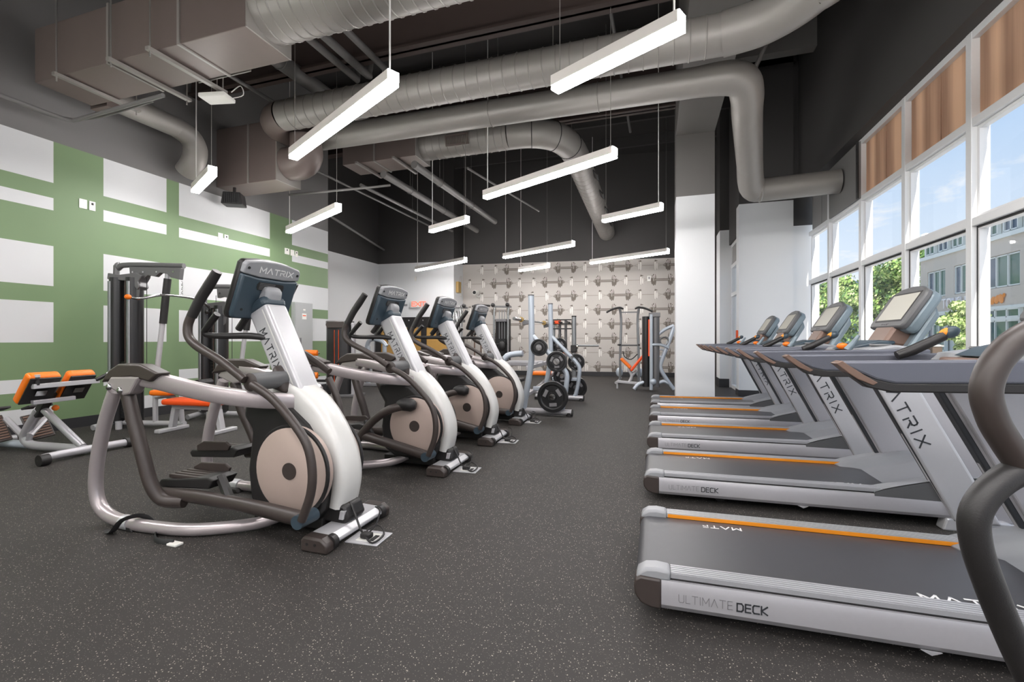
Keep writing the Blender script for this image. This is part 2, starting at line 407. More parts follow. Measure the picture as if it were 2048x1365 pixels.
twotone('wall_back_return', (-5.95, 12.85), (-5.95, 13.56), 3.53, .15, 'white', 'dark', 1)
wb0, wb1 = (-5.95, 13.55), (2.6, 14.5)
wback = twotone('wall_back', wb0, wb1, 3.53, .15, 'paper', 'dark', 1)
# printed barbell wallpaper: flat ink shapes on the back wall
def wallpaper():
    mb = MB(); d = (V(wb1+(0,))-V(wb0+(0,))).normalized(); n = V((d.y, -d.x, 0)); o = V(wb0+(0,))
    def P(s, z, e): return tuple(o+d*s+n*e+V((0, 0, z)))
    def poly(pts, m, e): mb.add([P(s, z, e) for s, z in pts], [list(range(len(pts)))], m)
    def ellip(s, z, a, b, m, e, k=12): poly([(s+a*math.cos(2*math.pi*i/k), z+b*math.sin(2*math.pi*i/k)) for i in range(k)], m, e)
    def barbell(s, z, dark):
        a, b = (0, 1) if dark else (2, 1)
        if dark:
            poly([(s-.2, z-.035), (s+.2, z-.035), (s+.2, z+.035), (s-.2, z+.035)], 0, .001)
            poly([(s-.2, z-.012), (s+.2, z-.012), (s+.2, z+.014), (s-.2, z+.014)], 1, .0015)
        else: poly([(s-.24, z-.01), (s+.24, z-.01), (s+.24, z+.012), (s-.24, z+.012)], 1, .001)
        for t in (-1, 1):
            if dark:
                ellip(s+t*.2, z, .035, .17, 0, .001); ellip(s+t*.245, z, .035, .18, 0, .0012); ellip(s+t*.285, z, .03, .14, 0, .0014)
                poly([(s+t*.28, z-.085), (s+t*.4, z-.01), (s+t*.4, z+.01), (s+t*.28, z+.085)], 1, .0011); poly([(s+t*.29, z-.05), (s+t*.39, z-.004), (s+t*.39, z+.002), (s+t*.29, z-.02)], 0, .0017); poly([(s+t*.29, z+.03), (s+t*.36, z+.01), (s+t*.36, z+.018), (s+t*.29, z+.055)], 0, .0017)
                poly([(s+t*.4, z-.005), (s+t*.5, z-.005), (s+t*.5, z+.005), (s+t*.4, z+.005)], 1, .0011)
                for k in range(3): poly([(s+t*(.2+.04*k), z+.05), (s+t*(.215+.04*k), z+.05), (s+t*(.22+.04*k), z+.15-.02*k), (s+t*(.2+.04*k), z+.15-.02*k)], 2, .0018)
                ellip(s+t*.24, z, .02, .05, 1, .0019)
            else:
                ellip(s+t*.2, z, .03, .165, 1, .001); ellip(s+t*.205, z, .024, .155, 2, .0014); ellip(s+t*.255, z-.03, .025, .11, 1, .0011); ellip(s+t*.258, z-.03, .02, .1, 2, .0015); poly([(s+t*.2, z-.15), (s+t*.26, z-.1), (s+t*.25, z-.12)], 1, .0016)
                poly([(s+t*.19, z+.1), (s+t*.29, z+.13), (s+t*.2, z+.165)], 0, .0018)
                poly([(s+t*.3, z-.045), (s+t*.4, z-.008), (s+t*.4, z-.002), (s+t*.3, z-.03)], 1, .0011); poly([(s+t*.3, z+.03), (s+t*.4, z+.002), (s+t*.4, z+.008), (s+t*.3, z+.045)], 1, .0011)
    r = 0; z = 3.33
    while z > .25:
        k = 0; s = .05 - (.41 if r % 2 else 0)
        while s < 8.4:
            if s > .42: barbell(s, z, k % 2 == 0)
            s += .815; k += 1
        z -= .436; r += 1
    return mb.build('wallpaper_print', ['pdark', 'pmid', 'plight'], wback, smooth=0)
wallpaper()
struct(BX('wall_front', -7.15, 2.95, -5.15, -5.0, 0, ZC, 'white'))
# --- right side: dark bulkhead above the windows, piers, far part ---
struct(BX('wall_right', 2.6, 2.95, -5, 9.95, 3.93, ZC, 'dark'))
for nm, b, zt in (('trim_1', (1.56, 2.5, 9.9, 10.22), 3.78), ('trim_2', (2.5, 2.95, 9.98, 10.22), 3.3), ('trim_3', (1.42, 1.9, 11.6, 12.2), 3.66)):
    mb = MB().box(*b, 0, zt, 0).box(*b, zt, ZC, 1); struct(mb.build(nm, ['white', 'dark'], smooth=0))
struct(BX('wall_right_far', 1.62, 1.77, 12.2, 14.6, 0, ZC, 'dark'))
struct(BX('wall_right_over_door', 1.62, 1.77, 10.22, 11.6, 3.3, ZC, 'dark'))
# column and the grey beam it carries
mb = MB().box(.36, 1.03, 9.1, 9.75, 0, 3.8, 0).box(.36, 1.03, 9.1, 9.75, 3.8, 4.95, 1); struct(mb.build('column', ['white', 'beamgrey'], smooth=0))
struct(BX('ceiling_beam', .36, 1.03, -5, 9.75, 4.95, ZC, 'beamgrey'))
def xbeam(y, z, h, w=.2):
    mb = MB(); mb.box(-8.4, .36, y-.02, y+.02, z, z+h); mb.box(-8.4, .36, y-w/2, y+w/2, z, z+.03); mb.box(-8.4, .36, y-w/2, y+w/2, z+h-.03, z+h)
    return mb
for y, z in ((5.35, 4.95), (9.3, 5.6), (1.5, 5.2), (-2.2, 5.2)):
    struct(xbeam(y, z, ZC-z).build('ceiling_beam', 'beam', smooth=0))
struct(BX('ceiling_beam', 1.03, 2.6, 8.9, 9.1, 6.1, ZC, 'beamgrey'))
# baseboards
for nm, b in (('baseboard_left', (-7, -6.985, -5, 8.47, 0, .13)), ('baseboard_recess', (-8.5, -8.485, 8.47, 12.6, 0, .12)), ('baseboard_pier', (1.545, 2.5, 9.885, 10.22, 0, .12)),
              ('baseboard_far_pier', (1.405, 1.62, 11.585, 12.2, 0, .2)), ('baseboard_right_far', (1.605, 1.62, 12.2, 14.35, 0, .12))):
    struct(BX(nm, *b, 'base'))
def bbase():
    d = (V(wb1+(0,))-V(wb0+(0,))).normalized(); n = V((d.y, -d.x, 0))*.014; p, q = V(wb0+(0,)), V(wb1+(0,))
    vs = [(a.x, a.y, z) for z in (0, .13) for a in (p, q, q+n, p+n)]
    o = MB().add(vs, [(0, 1, 5, 4), (1, 2, 6, 5), (2, 3, 7, 6), (3, 0, 4, 7), (4, 5, 6, 7)]).build('baseboard_back', 'base', smooth=0); recalc(o); return struct(o)
bbase()
# --- window wall ---
YM = [9.9, 8.84, 7.60, 6.42, 5.26, 4.07, 2.88, 1.69, .5, -.69, -1.88, -3.07, -4.26, -5.0]
XW = 2.74
for i, (yb, ya) in enumerate(zip(YM, YM[1:])):
    e = bpy.data.objects.new('window_%d' % (i+1), None); C.objects.link(e); struct(e); e.location = (XW, ya, 0); w_ = yb-ya
    fr = MB().box(0, .14, -.04, .04, 0, 3.93).build('mullion', 'alu', e, smooth=0, bevel=.004)
    for z in (.0, 2.15, 3.06, 3.86):
        MB().box(.005, .135, .035, w_-.035, z, z+.075).build('transom', 'alu', e, smooth=0, bevel=.004)
    for z0, z1 in ((.075, 2.15), (2.225, 3.06)):
        g = MB().box(.07, .076, .035, w_-.035, z0, z1).build('pane', 'glass', e, smooth=0)
    sf = MB()
    for z0, z1 in ((.075, 2.15), (2.225, 3.06)):
        for y0, y1 in ((.035, .07), (w_-.07, w_-.035)): sf.box(.045, .1, y0, y1, z0, z1)
        sf.box(.045, .1, .07, w_-.07, z0, z0+.03); sf.box(.045, .1, .07, w_-.07, z1-.03, z1)
    sf.build('sash', 'alu', e, smooth=0)
    gk = MB().box(.04, .046, .036, .05, .08, 2.15).box(.04, .046, w_-.05, w_-.036, .08, 2.15).box(.04, .046, .05, w_-.05, 2.13, 2.15).box(.04, .046, .036, .05, 3.14, 3.86)
    gk.build('gasket', 'gasket', e, smooth=0)
    p = MB().box(.06, .09, .05, w_-.05, 3.13, 3.86)
    for k in (.42,): p.box(.055, .062, .05+w_*k, .056+w_*k, 3.13, 3.86)
    p.build('infill_panel' if i < 2 else 'shade', 'panelgrey' if i < 2 else 'shade', e, smooth=0)
# glazed door beyond the pier
e = bpy.data.objects.new('door_1', None); C.objects.link(e); struct(e); e.location = (1.66, 10.22, 0)
mb = MB()
for y in (0, 1.31): mb.box(0, .08, y, y+.07, 0, 3.3)
for z in (0, 2.1, 2.75, 3.22): mb.box(0, .08, .07, 1.31, z, z+.08)
mb.build('door_frame', 'alu', e, smooth=0)
MB().box(.035, .041, .07, 1.31, .08, 2.1).box(.035, .041, .07, 1.31, 2.18, 2.75).build('pane', 'glass', e, smooth=0)
MB().box(.03, .05, .07, 1.31, 2.83, 3.22).build('infill_panel', 'panelgrey', e, smooth=0)
tag(MB().box(1.53, 1.56, 10.0, 10.1, 1.12, 1.3).build('alarm_pull', 'oranger', bevel=.005), 'small red alarm pull box on the side of the white pier', 'alarm')
# =====================================================================
# OUTSIDE
# =====================================================================
struct(BX('ground', 2.95, 80, -30, 110, -.3, -.04, 'asphalt'))
sw = struct(BX('sidewalk', 2.95, 9.5, -8, 60, -.29, -.02, 'slab'))
sm = None; rnd = random.Random(3)
for i in range(5):
    for j in range(13):
        if sm is None:
            so_ = MB().box(0, 1.18, 0, 1.18, 0, .016).build('paving_slab', 'slab', sw, smooth=0, bevel=.004); sm = so_
        else:
            so_ = sm.copy(); C.objects.link(so_)
        so_.location = (3.05+1.2*i, -1+1.2*j+(.6 if i % 2 else 0), -.021+rnd.random()*.003)
def building():
    b = thing('shop_building', 'pale brick building with white framed windows and shop letters across the street', 'building', (18, 20, 0))
    y0, y1 = -12, 19.8   # local
    m = MB(); 
    m.box(.25, 10, y0, y1, -.05, 7.85)
    m.build('core', 'bframe', b, smooth=0)
    wl = MB().box(0, .25, y0, y1, 2.95, 3.95).box(0, .25, y0, y1, 5.75, 6.62)
    for a in (y0, -6, -.5, 5, 9.55, 13.2, 15.95, 18.9):
        wl.box(0, .25, a, a+(.9 if a < 18 else .9), 3.95, 5.75)
    wl.build('brick_wall', 'brick', b, smooth=0)
    MB().box(-.12, .25, y0, y1+.05, 6.62, 6.86).build('ledge', 'bframe', b, smooth=0)
    MB().box(-.05, .25, y0, y1, 2.15, 2.3).box(-.05, .25, y0, y1, 2.78, 2.95).box(-.05, .25, y0, y1, -.05, .35).build('shop_fascia', 'bframe', b, smooth=0)
    def win(ya, yb, z0, z1, n, mat, x=.12):
        f = MB(); w = .07
        f.box(x-.08, x+.1, ya, yb, z0, z0+w).box(x-.08, x+.1, ya, yb, z1-w, z1)
        for k in range(n+1):
            yy = ya+(yb-ya)*k/n; f.box(x-.08, x+.1, yy-w/2, yy+w/2, z0, z1)
        o = f.build('window_frame', 'bframe', b, smooth=0)
        for k in range(n):
            a, c = ya+(yb-ya)*k/n, ya+(yb-ya)*(k+1)/n
            MB().box(x, x+.02, a+w/2, c-w/2, z0+w, z1-w).build('pane', mat if k % 3 < 2 else 'bglassb', o, smooth=0)
    for a, c, n in ((16.9, 18.85, 3), (14.15, 15.9, 3), (10.5, 13.15, 3), (5.95, 9.5, 4), (.45, 4.95, 5), (-5.05, -.55, 5), (-11.05, -6.05, 5)):
        win(a, c, 3.98, 5.72, n, 'bglass')
        win(a, c, 2.3, 2.78, n, 'bglass', .05); win(a, c, .35, 2.15, n, 'bglass', .05)
    yy = y1-.6; k = 0
    while yy > y0+1.2:
        win(yy-1.0, yy, 6.95, 7.7, 2, 'bglassb' if k % 2 else 'bglass', .12); yy -= 1.5; k += 1
    MB().box(-.1, 10, y0, y1, 7.72, 7.95).build('parapet', 'bframe', b, smooth=0)
    # raised shop lettering: the part that shows between the mullions
    def word(txt, y, z, size, mat, nm, sh=0):
        cu = bpy.data.curves.new(nm, 'FONT'); cu.body = txt; cu.size = size; cu.extrude = .05; cu.shear = sh; cu.materials.append(MAT[mat])
        o = bpy.data.objects.new(nm, cu); C.objects.link(o); dg = bpy.context.evaluated_depsgraph_get(); me = bpy.data.meshes.new_from_object(o.evaluated_get(dg)); bpy.data.objects.remove(o); o = bpy.data.objects.new(nm, me); C.objects.link(o); o.parent = b; o.location = (-.08, y, z); o.rotation_euler = (R(90), 0, R(-90)); o.scale = (.8, 1, 1)
    word('TOUS', 17.0, 3.12, .92, 'signw', 'sign_letters'); word('les', 15.35, 3.12, .85, 'signw', 'sign_letters', .3); word('JOURS', 14.72, 3.12, .92, 'signw', 'sign_letters')
    e_ = MB()   # the orange two-lobed emblem
    for dy, dz, r_, a in ((12.35, 3.28, .25, .5), (12.02, 3.32, .26, .5), (11.72, 3.34, .27, -.4), (11.5, 3.5, .13, .3)):
        e_.ell((-.06, dy, dz), (.05, r_*.7, r_), 12, 8, Matrix.Rotation(a, 3, 'X'))
    e_.build('emblem', 'signo', b)
    MB().tube([(-.5, 18.0, 3.7), (-.15, 18.0, 3.85), (0, 18.0, 3.85)], .02, 6).lathe([(.02, 0), (.2, -.16), (.21, -.2)], (-.5, 18.0, 3.7), n=12).build('gooseneck_lamp', 'blackp', b)
building()
def tree(loc, h, r, n, label, mats=('leaf', 'leafd', 'leafp'), seed=0, trunk=.12, sz=.14, low=.2, group=None):
    rr = random.Random(seed); t = thing('street_tree', label, 'tree', loc, 0, group)
    b = MB(); b.tube([(0, 0, -.05), (.05, .03, h*.3), (0, .1, h*.62)], [trunk, trunk*.8, trunk*.4], 8)
    for k in range(5):
        a = k*1.26; b.tube([(0, .05, h*(.3+.06*k)), (math.cos(a)*r*.6, math.sin(a)*r*.6, h*(.5+.07*k))], [trunk*.4, trunk*.12], 6)
    b.build('trunk', 'bark', t)
    f = MB(); cl = [(rr.gauss(0, .45)*r, rr.gauss(0, .45)*r, h*low+(h-h*low)*rr.random(), r*rr.uniform(.28, .5)) for _ in range(26)]
    for _ in range(n):
        cx, cy, cz, cr_ = rr.choice(cl); q = V((rr.gauss(0, 1), rr.gauss(0, 1), rr.gauss(0, 1))).normalized()*cr_*rr.uniform(.55, 1)
        p = V((cx, cy, min(cz, h-cr_*.6)))+q; nn = (q.normalized()+V((rr.gauss(0, .5), rr.gauss(0, .5), rr.gauss(0, .5)))).normalized(); u = nn.orthogonal().normalized(); v = nn.cross(u); s_ = sz*rr.uniform(.5, 1.1)
        f.add([p-u*s_, p+v*s_*.55, p+u*s_, p-v*s_*.55], [(0, 1, 2, 3)], rr.choice((0, 0, 1, 2) if rr.random() < .8 else (1, 1, 2)))
    o = f.build('foliage', list(mats), t, smooth=0); o['kind'] = 'stuff'
tree((11.8, 29.6, 0), 5.1, 1.5, 6500, 'tall green tree in the third window pane from the pier', seed=1)
tree((10.0, 31.5, 0), 4.9, 1.35, 5600, 'broad pale green tree in the second window pane, left of the tall tree', ('leaf', 'leafp', 'leafd'), seed=2)
tree((7.6, 33.0, 0), 4.6, .9, 3600, 'slim dark tree in the pane next to the white pier', ('leafd', 'leaf', 'leafp'), seed=3)
tree((14.2, 27.8, 0), 2.9, .62, 2600, 'small street tree in front of the shop letters', ('leafp', 'leaf', 'leafp'), seed=4, trunk=.06, sz=.15, low=.2)
tree((26, 58, 0), 11, 3.6, 4500, 'distant tree rising behind the corner of the brick building', ('leafd', 'leaf', 'leafp'), seed=5, sz=.35)
tree((12.6, 40.0, 0), 5.2, 2.2, 3600, 'low dark bushy tree behind the tall tree', ('leafd', 'leafd', 'leaf'), seed=6, sz=.22, low=.05)
tb = thing('dark_tower', 'dark blue glass tower behind the trees at the window edge', 'building', (17.5, 60, 0))
MB().box(-3, 3, -4, 4, -.05, 7.2).build('wall', 'bglassb', tb, smooth=0)
m = MB()
for k in range(8): m.box(-3.05, 3.05, -4.05, 4.05, .6+k*.85, .66+k*.85)
m.build('floor_band', 'blackp', tb, smooth=0)
gw = thing('garden_wall', 'low brown stone wall below the trees outside', 'wall', (13.6, 32.5, 0))
MB().box(-.2, .2, -4, 5, -.05, .75).build('masonry', 'bark', gw, smooth=0); MB().box(-.25, .25, -4.05, 5.05, .75, .85).build('coping', 'asphalt', gw, smooth=0)
# =====================================================================
# CEILING SERVICES
# =====================================================================
def rings(par, path, r, step, mat='duct', rr=.008):
    """raised seams of a spiral duct, one ring each"""
    pts = [V(p) for p in path]; acc = 0; proto = None; nxt = step*.5
    for a, b in zip(pts, pts[1:]):
        l = (b-a).length; d = (b-a).normalized()
        while nxt < acc+l:
            p = a+d*(nxt-acc)
            if proto is None:
                proto = MB().torus((0, 0, 0), (0, 0, 1), r+.001, rr, 28, 5).build('seam_ring', mat, par); o = proto
            else: o = proto.copy(); C.objects.link(o)
            o.location = p; o.rotation_mode = 'QUATERNION'; o.rotation_quaternion = d.to_track_quat('Z', 'Y')
            nxt += step
        acc += l
def grille(par, c, rot, w=.42, h=.16, n=14):
    o = MB(); m = Matrix.Rotation(0, 3, 'X') if rot is None else rot
    for s_ in (-1, 1):
        o.obox(V(c)+m @ V((0, 0, s_*h/2)), (w/2, .02, .014), m); o.obox(V(c)+m @ V((s_*w/2, 0, 0)), (.014, .02, h/2+.014), m)
    f = o.build('vent_frame', 'ductb', par, smooth=0)
    l = MB()
    for k in range(n): l.obox(V(c)+m @ V((-w/2+w*(k+.5)/n, -.006, 0)), (.004, .014, h/2), m)
    l.build('vent_louvre', 'ductb', f, smooth=0)
    MB().obox(V(c)+m @ V((0, .012, 0)), (w/2, .004, h/2), m).build('vent_back', 'gasket', f, smooth=0)
# A: big rectangular trunk at upper left that turns into a round spiral duct
a = thing('rectangular_duct', 'large brownish rectangular duct at upper left ending in a ribbed round duct', 'duct', (-5.1, 3.52, 4.0))
MB().box(-1.54, -.34, -.27, .27, 0, .6).build('duct_section', 'ductb', a, smooth=0, bevel=.006)
MB().box(-.32, .66, -.27, .27, 0, .6).build('duct_section', 'ductb', a, smooth=0, bevel=.006)
MB().box(.68, 1.5, -.27, .27, 0, .6).build('duct_section', 'ductb', a, smooth=0, bevel=.006)
MB().box(1.5, 1.515, -.27, .27, 0, .6).build('end_plate', 'duct', a, smooth=0)
MB().box(-.345, -.315, -.285, .285, -.015, .615).build('flange', 'duct', a, smooth=0); MB().box(.655, .685, -.285, .285, -.015, .615).build('flange', 'duct', a, smooth=0)
MB().tube([(1.5, 0, .31), (2.4, 0, .31), (4.4, 0, .31)], .28, 28).build('spiral_duct', 'duct', a)
rings(a, [(1.55, 0, .31), (4.3, 0, .31)], .28, .115)
grille(a, (2.12, -.262, .46), Matrix.Rotation(.5, 3, 'X'))
for x in (-1.05, -.2, .36):
    MB().beam((x, -.36, -.03), (x, .5, -.03), .05, .035).build('hanger_bar', 'duct', a, smooth=0)
    for y in (-.33, .46): MB().cyl((x, y, -.1), (x, y, 2.7), .007, 6).build('hanger_rod', 'wire', a)
MB().box(.2, .95, .29, .3, 0, .1).build('clamp_strip', 'duct', a, smooth=0)
# B + C : spiral duct, horizontal U-turn, wrapped return duct that dives to the louvre plate in the window wall
b = thing('looped_duct', 'ribbed round duct with a left U bend running back to the window', 'duct', (0, 0, 0))
ub = [(-5.3+.41*math.cos(t), 5.86+.41*math.sin(t)*-1, 4.46) for t in [math.pi/2+math.pi*k/12 for k in range(13)]]
MB().tube([(.75, 5.45, 4.46), (-5.3, 5.45, 4.46)], .21, 28, cap=False).build('spiral_duct', 'duct', b)
rings(b, [(.6, 5.45, 4.46), (-5.2, 5.45, 4.46)], .21, .165)
MB().tube([(.7, 5.45, 4.46), (1.1, 5.34, 4.46), (1.42, 5.0, 4.46), (1.55, 4.5, 4.46), (1.55, 1.5, 4.46)], .225, 28, k=6).build('elbow', 'duct', b)
MB().tube(ub, [.21-.03*k/12 for k in range(13)], 28, cap=False).build('u_bend', 'ductb', b)
MB().tube([(-5.3, 6.27, 4.46), (.55, 6.27, 4.41)], .18, 28, cap=False).build('return_duct', 'duct', b)
MB().torus((-2.3, 6.27, 4.435), (1, 0, 0), .182, .008).build('joint_band', 'duct', b); MB().torus((-.75, 6.27, 4.42), (1, 0, 0), .182, .008).build('joint_band', 'duct', b)
MB().tube([(.5, 6.27, 4.41), (.85, 6.28, 4.41), (1.04, 6.36, 4.38), (1.12, 6.52, 4.28), (1.17, 6.8, 4.14), (1.38, 7.8, 3.78)], [.18, .2, .205, .2, .19, .18], 24, k=5).build('elbow', 'duct', b)
MB().tube([(1.36, 7.7, 3.82), (1.44, 8.08, 3.66), (1.52, 8.24, 3.57), (1.7, 8.28, 3.55), (2.7, 8.22, 3.56)], [.18, .19, .195, .185, .18], 24, k=5).build('elbow', 'duct', b)
MB().torus((1.62, 8.27, 3.555), (1, 0, -.05), .18, .025, 20, 6).build('joint_band', 'duct', b)
MB().tube([(-5.8, 6.02, 4.0), (-5.52, 6.03, 4.0), (-5.38, 6.0, 4.12), (-5.34, 5.92, 4.4)], [.26, .26, .255, .22], 24, k=5).build('branch_elbow', 'ductb', b)
MB().box(-7.0, -5.76, 5.76, 6.28, 3.66, 4.62).build('plenum_box', 'ductb', b, smooth=0, bevel=.006)
MB().box(-6.33, -6.3, 5.745, 5.76, 3.66, 4.62).build('flange', 'duct', b, smooth=0); MB().box(-5.76, -5.745, 5.76, 6.28, 3.66, 4.62).build('end_plate', 'duct', b, smooth=0)
lp = MB().box(2.715, 2.74, 7.56, 8.72, 3.1, 3.9).build('louvre_plate', 'charcoal', b, smooth=0)
m = MB().box(2.7, 2.716, 7.56, 7.62, 3.1, 3.9)
for k in range(4): m.cyl((2.695, 7.59, 3.2+.2*k), (2.7, 7.59, 3.2+.2*k), .008, 6)
m.build('bolted_flange', 'gasket', lp, smooth=0)
for x, y in ((-3.6, 5.45), (-1.2, 5.45), (-2.2, 6.27)): MB().cyl((x, y, 4.6), (x, y, ZC), .006, 6).build('hanger_rod', 'wire', b)
# D: far duct
d = thing('far_spiral_duct', 'far ribbed round duct with an elbow turning towards the back wall', 'duct', (0, 0, 0))
MB().box(-5.8, -4.22, 7.43, 8.0, 4.5, 5.1).build('duct_section', 'ductb', d, smooth=0, bevel=.006); MB().box(-4.22, -4.205, 7.43, 8.0, 4.5, 5.1).build('end_plate', 'duct', d, smooth=0)
MB().box(-5.1, -5.07, 7.415, 8.015, 4.485, 5.115).build('flange', 'duct', d, smooth=0)
MB().tube([(-4.22, 7.75, 4.78), (-2.5, 7.75, 4.78)], .25, 28, cap=False).build('spiral_duct', 'duct', d)
rings(d, [(-4.15, 7.75, 4.78), (-2.5, 7.75, 4.78)], .25, .15)
grille(d, (-3.42, 7.515, 4.72), Matrix.Rotation(.2, 3, 'X'))
el = [(-2.5, 7.75, 4.78), (-2.1, 7.8, 4.78), (-1.75, 8.02, 4.77), (-1.55, 8.4, 4.74), (-1.48, 8.9, 4.7)]
MB().tube(el, .25, 28, k=5, cap=False).build('elbow', 'duct', d)
for q, dr in ((1, (1, .25, 0)), (2, (1, 1, 0)), (3, (.25, 1, 0))): MB().torus(el[q], dr, .252, .008, 28, 5).build('joint_band', 'gasket', d)
MB().tube([(-1.48, 8.8, 4.71), (-1.42, 13.98, 4.34)], .24, 28).build('spiral_duct', 'duct', d)
rings(d, [(-1.48, 9.0, 4.7), (-1.42, 13.9, 4.35)], .24, .22, rr=.006)
for k in range(4): MB().box(-.13, .13, -.17, .17, -.012, .012).build('vent', 'gasket', d, smooth=0).location = (-1.24, 9.6+k*1.05, 4.59-k*.075)
for o in kids(d):
    if o.name.startswith('vent') and not o.name.startswith('vent_'): o.rotation_euler = (R(-4), R(48), 0)
for x in (-5.4, -4.6): MB().beam((x, 7.3, 4.46), (x, 8.15, 4.46), .05, .035).build('hanger_bar', 'duct', d, smooth=0)
# E: round duct over the mural
e = thing('mural_duct', 'plain round duct with a down elbow over the green mural', 'duct', (0, 0, 0))
MB().tube([(-6.6, 3.95, 4.18), (-6.6, 4.85, 4.18)], .14, 24, cap=True).build('round_duct', 'duct', e)
MB().tube([(-6.6, 4.8, 4.18), (-6.6, 5.0, 4.12), (-6.62, 5.1, 3.98), (-6.66, 5.1, 3.8), (-6.82, 5.1, 3.66)], [.14, .15, .16, .16, .15], 20, k=4).build('elbow', 'duct', e)
MB().box(-6.75, -6.45, 3.84, 3.98, 4.0, 4.36).build('collar', 'ductb', e, smooth=0)
# pipes and conduits
def pipe(nm, lab, pts, r, mat='pipe', k=0, hang=()):
    p = thing(nm, lab, 'pipe', pts[0]); o = V(pts[0])
    MB().tube([V(q)-o for q in pts], r, 12, k=k).build('pipe_run', mat, p)
    for q in hang:
        MB().torus(V(q)-o, (0, 1, 0), r+.012, .006, 16, 5).build('pipe_clamp', mat, p)
        MB().cyl(V(q)-o+V((0, 0, r)), V((q[0], q[1], ZC))-o, .005, 6).build('hanger_rod', mat, p)
pipe('sprinkler_pipe', 'grey sprinkler pipe hung on rings, middle of the three running to the back wall', [(-5.0, 7.6, 4.3), (-5.0, 12.4, 4.3)], .07, hang=((-5, 8.6, 4.3), (-5, 10.2, 4.3), (-5, 11.6, 4.3)))
pipe('sprinkler_pipe', 'grey sprinkler pipe hung on rings, right-hand one of the three running to the back wall', [(-4.22, 7.4, 4.32), (-4.15, 11.6, 4.3)], .07, hang=((-4.2, 8.4, 4.31), (-4.18, 10.0, 4.3)))
pipe('sprinkler_pipe', 'thinner grey pipe, left-hand one of the three running to the back wall', [(-5.8, 8.0, 4.3), (-5.7, 12.2, 4.3)], .035, hang=((-5.75, 10, 4.3),))
pipe('drain_pipe', 'thick grey pipe above the U bend of the looped duct', [(-4.95, 3.9, 4.95), (-4.9, 6.9, 4.95)], .11, hang=((-4.92, 5.0, 4.95),))
pipe('water_pipe', 'grey pipe with an upturned end beside the brown beam', [(-3.89, 3.94, 4.85), (-3.88, 5.38, 4.85), (-3.88, 5.52, 4.9), (-3.88, 5.56, 5.15)], .055, k=4)
pipe('water_pipe', 'straight grey pipe left of the upturned pipe', [(-4.11, 3.94, 4.85), (-4.09, 5.56, 4.85), (-4.09, 5.57, 5.4)], .05)
pipe('water_pipe', 'slim grey pipe right of the upturned pipe', [(-3.57, 3.94, 4.85), (-3.55, 6.3, 4.85)], .045)
pipe('conduit', 'dark conduit bent along the charcoal wall at far left', [(-6.6, 1.6, 3.7), (-6.6, 3.5, 3.7), (-6.55, 3.56, 3.7), (-5.0, 3.5, 3.72)], .022, 'charcoal')
pipe('conduit', 'second dark conduit dropping beside the large rectangular duct at far left', [(-6.86, 2.9, 4.7), (-6.86, 2.9, 3.95), (-6.84, 3.05, 3.8), (-6.62, 3.6, 3.74), (-5.3, 3.6, 3.76)], .018, 'charcoal', k=4)
pipe('conduit', 'thin grey conduit crossing under the plenum box', [(-6.3, 6.6, 3.72), (-4.6, 6.75, 3.74), (-4.4, 6.9, 3.8)], .02)
pipe('conduit', 'pair of conduits along the recess wall, lower run', [(-7.15, 8.6, 3.98), (-8.3, 12.66, 3.98)], .03, 'charcoal')
pipe('conduit', 'long grey conduit left of the drain pipe', [(-5.6, 4.0, 4.75), (-5.55, 7.2, 4.75)], .028)
pipe('conduit', 'long thin conduit left of the thinner grey pipe', [(-6.2, 7.2, 4.35), (-6.15, 12.1, 4.35)], .022)
pipe('brace_rod', 'diagonal grey brace under the far duct elbow', [(-3.55, 8.3, 4.5), (-2.75, 10.9, 4.28)], .022)
pipe('brace_rod', 'long slanting grey rod right of the column beam', [(1.9, 6.9, 6.2), (1.35, 7.3, 5.0)], .03, 'beamgrey')
pipe('brace_rod', 'long thin grey strut crossing the dark deck over the second long lamp', [(-.7, 5.2, 6.2), (-.6, 11.5, 6.2)], .03, 'charcoal')
# =====================================================================
# PENDANT LAMPS (linear, all turned the same way)
# =====================================================================
ANG = R(-27)
def lamp(x0, y0, x1, y1, label, cordend=1, z=3.2):
    cx, cy = (x0+x1)/2, (y0+y1)/2; l = math.hypot(x1-x0, y1-y0)
    t = thing('pendant_lamp', label, 'lamp', (cx, cy, z), ANG, 'linear pendant lamps')
    h = l/2
    MB().box(-h, h-.012, -.05, .05, .04, .125).build('housing', 'lamp', t, smooth=0, bevel=.003)
    lz = MB().box(-h+.004, h, -.048, .048, 0, .04).box(h-.012, h, -.05, .05, .038, .12)
    lz.build('diffuser', 'lens', t, smooth=0, bevel=.004)
    for s_ in (-1, 1):
        thick = s_ == cordend
        MB().cyl((s_*(h-.06), 0, .12), (s_*(h-.06), 0, ZC-z), .0075 if thick else .0035, 6).build('power_cord' if thick else 'suspension_cable', 'cordw' if thick else 'wire', t)
        MB().cyl((s_*(h-.06), 0, .12), (s_*(h-.06), 0, .15), .014, 8).build('cable_gripper', 'wire', t)
k = 2.08/2.18
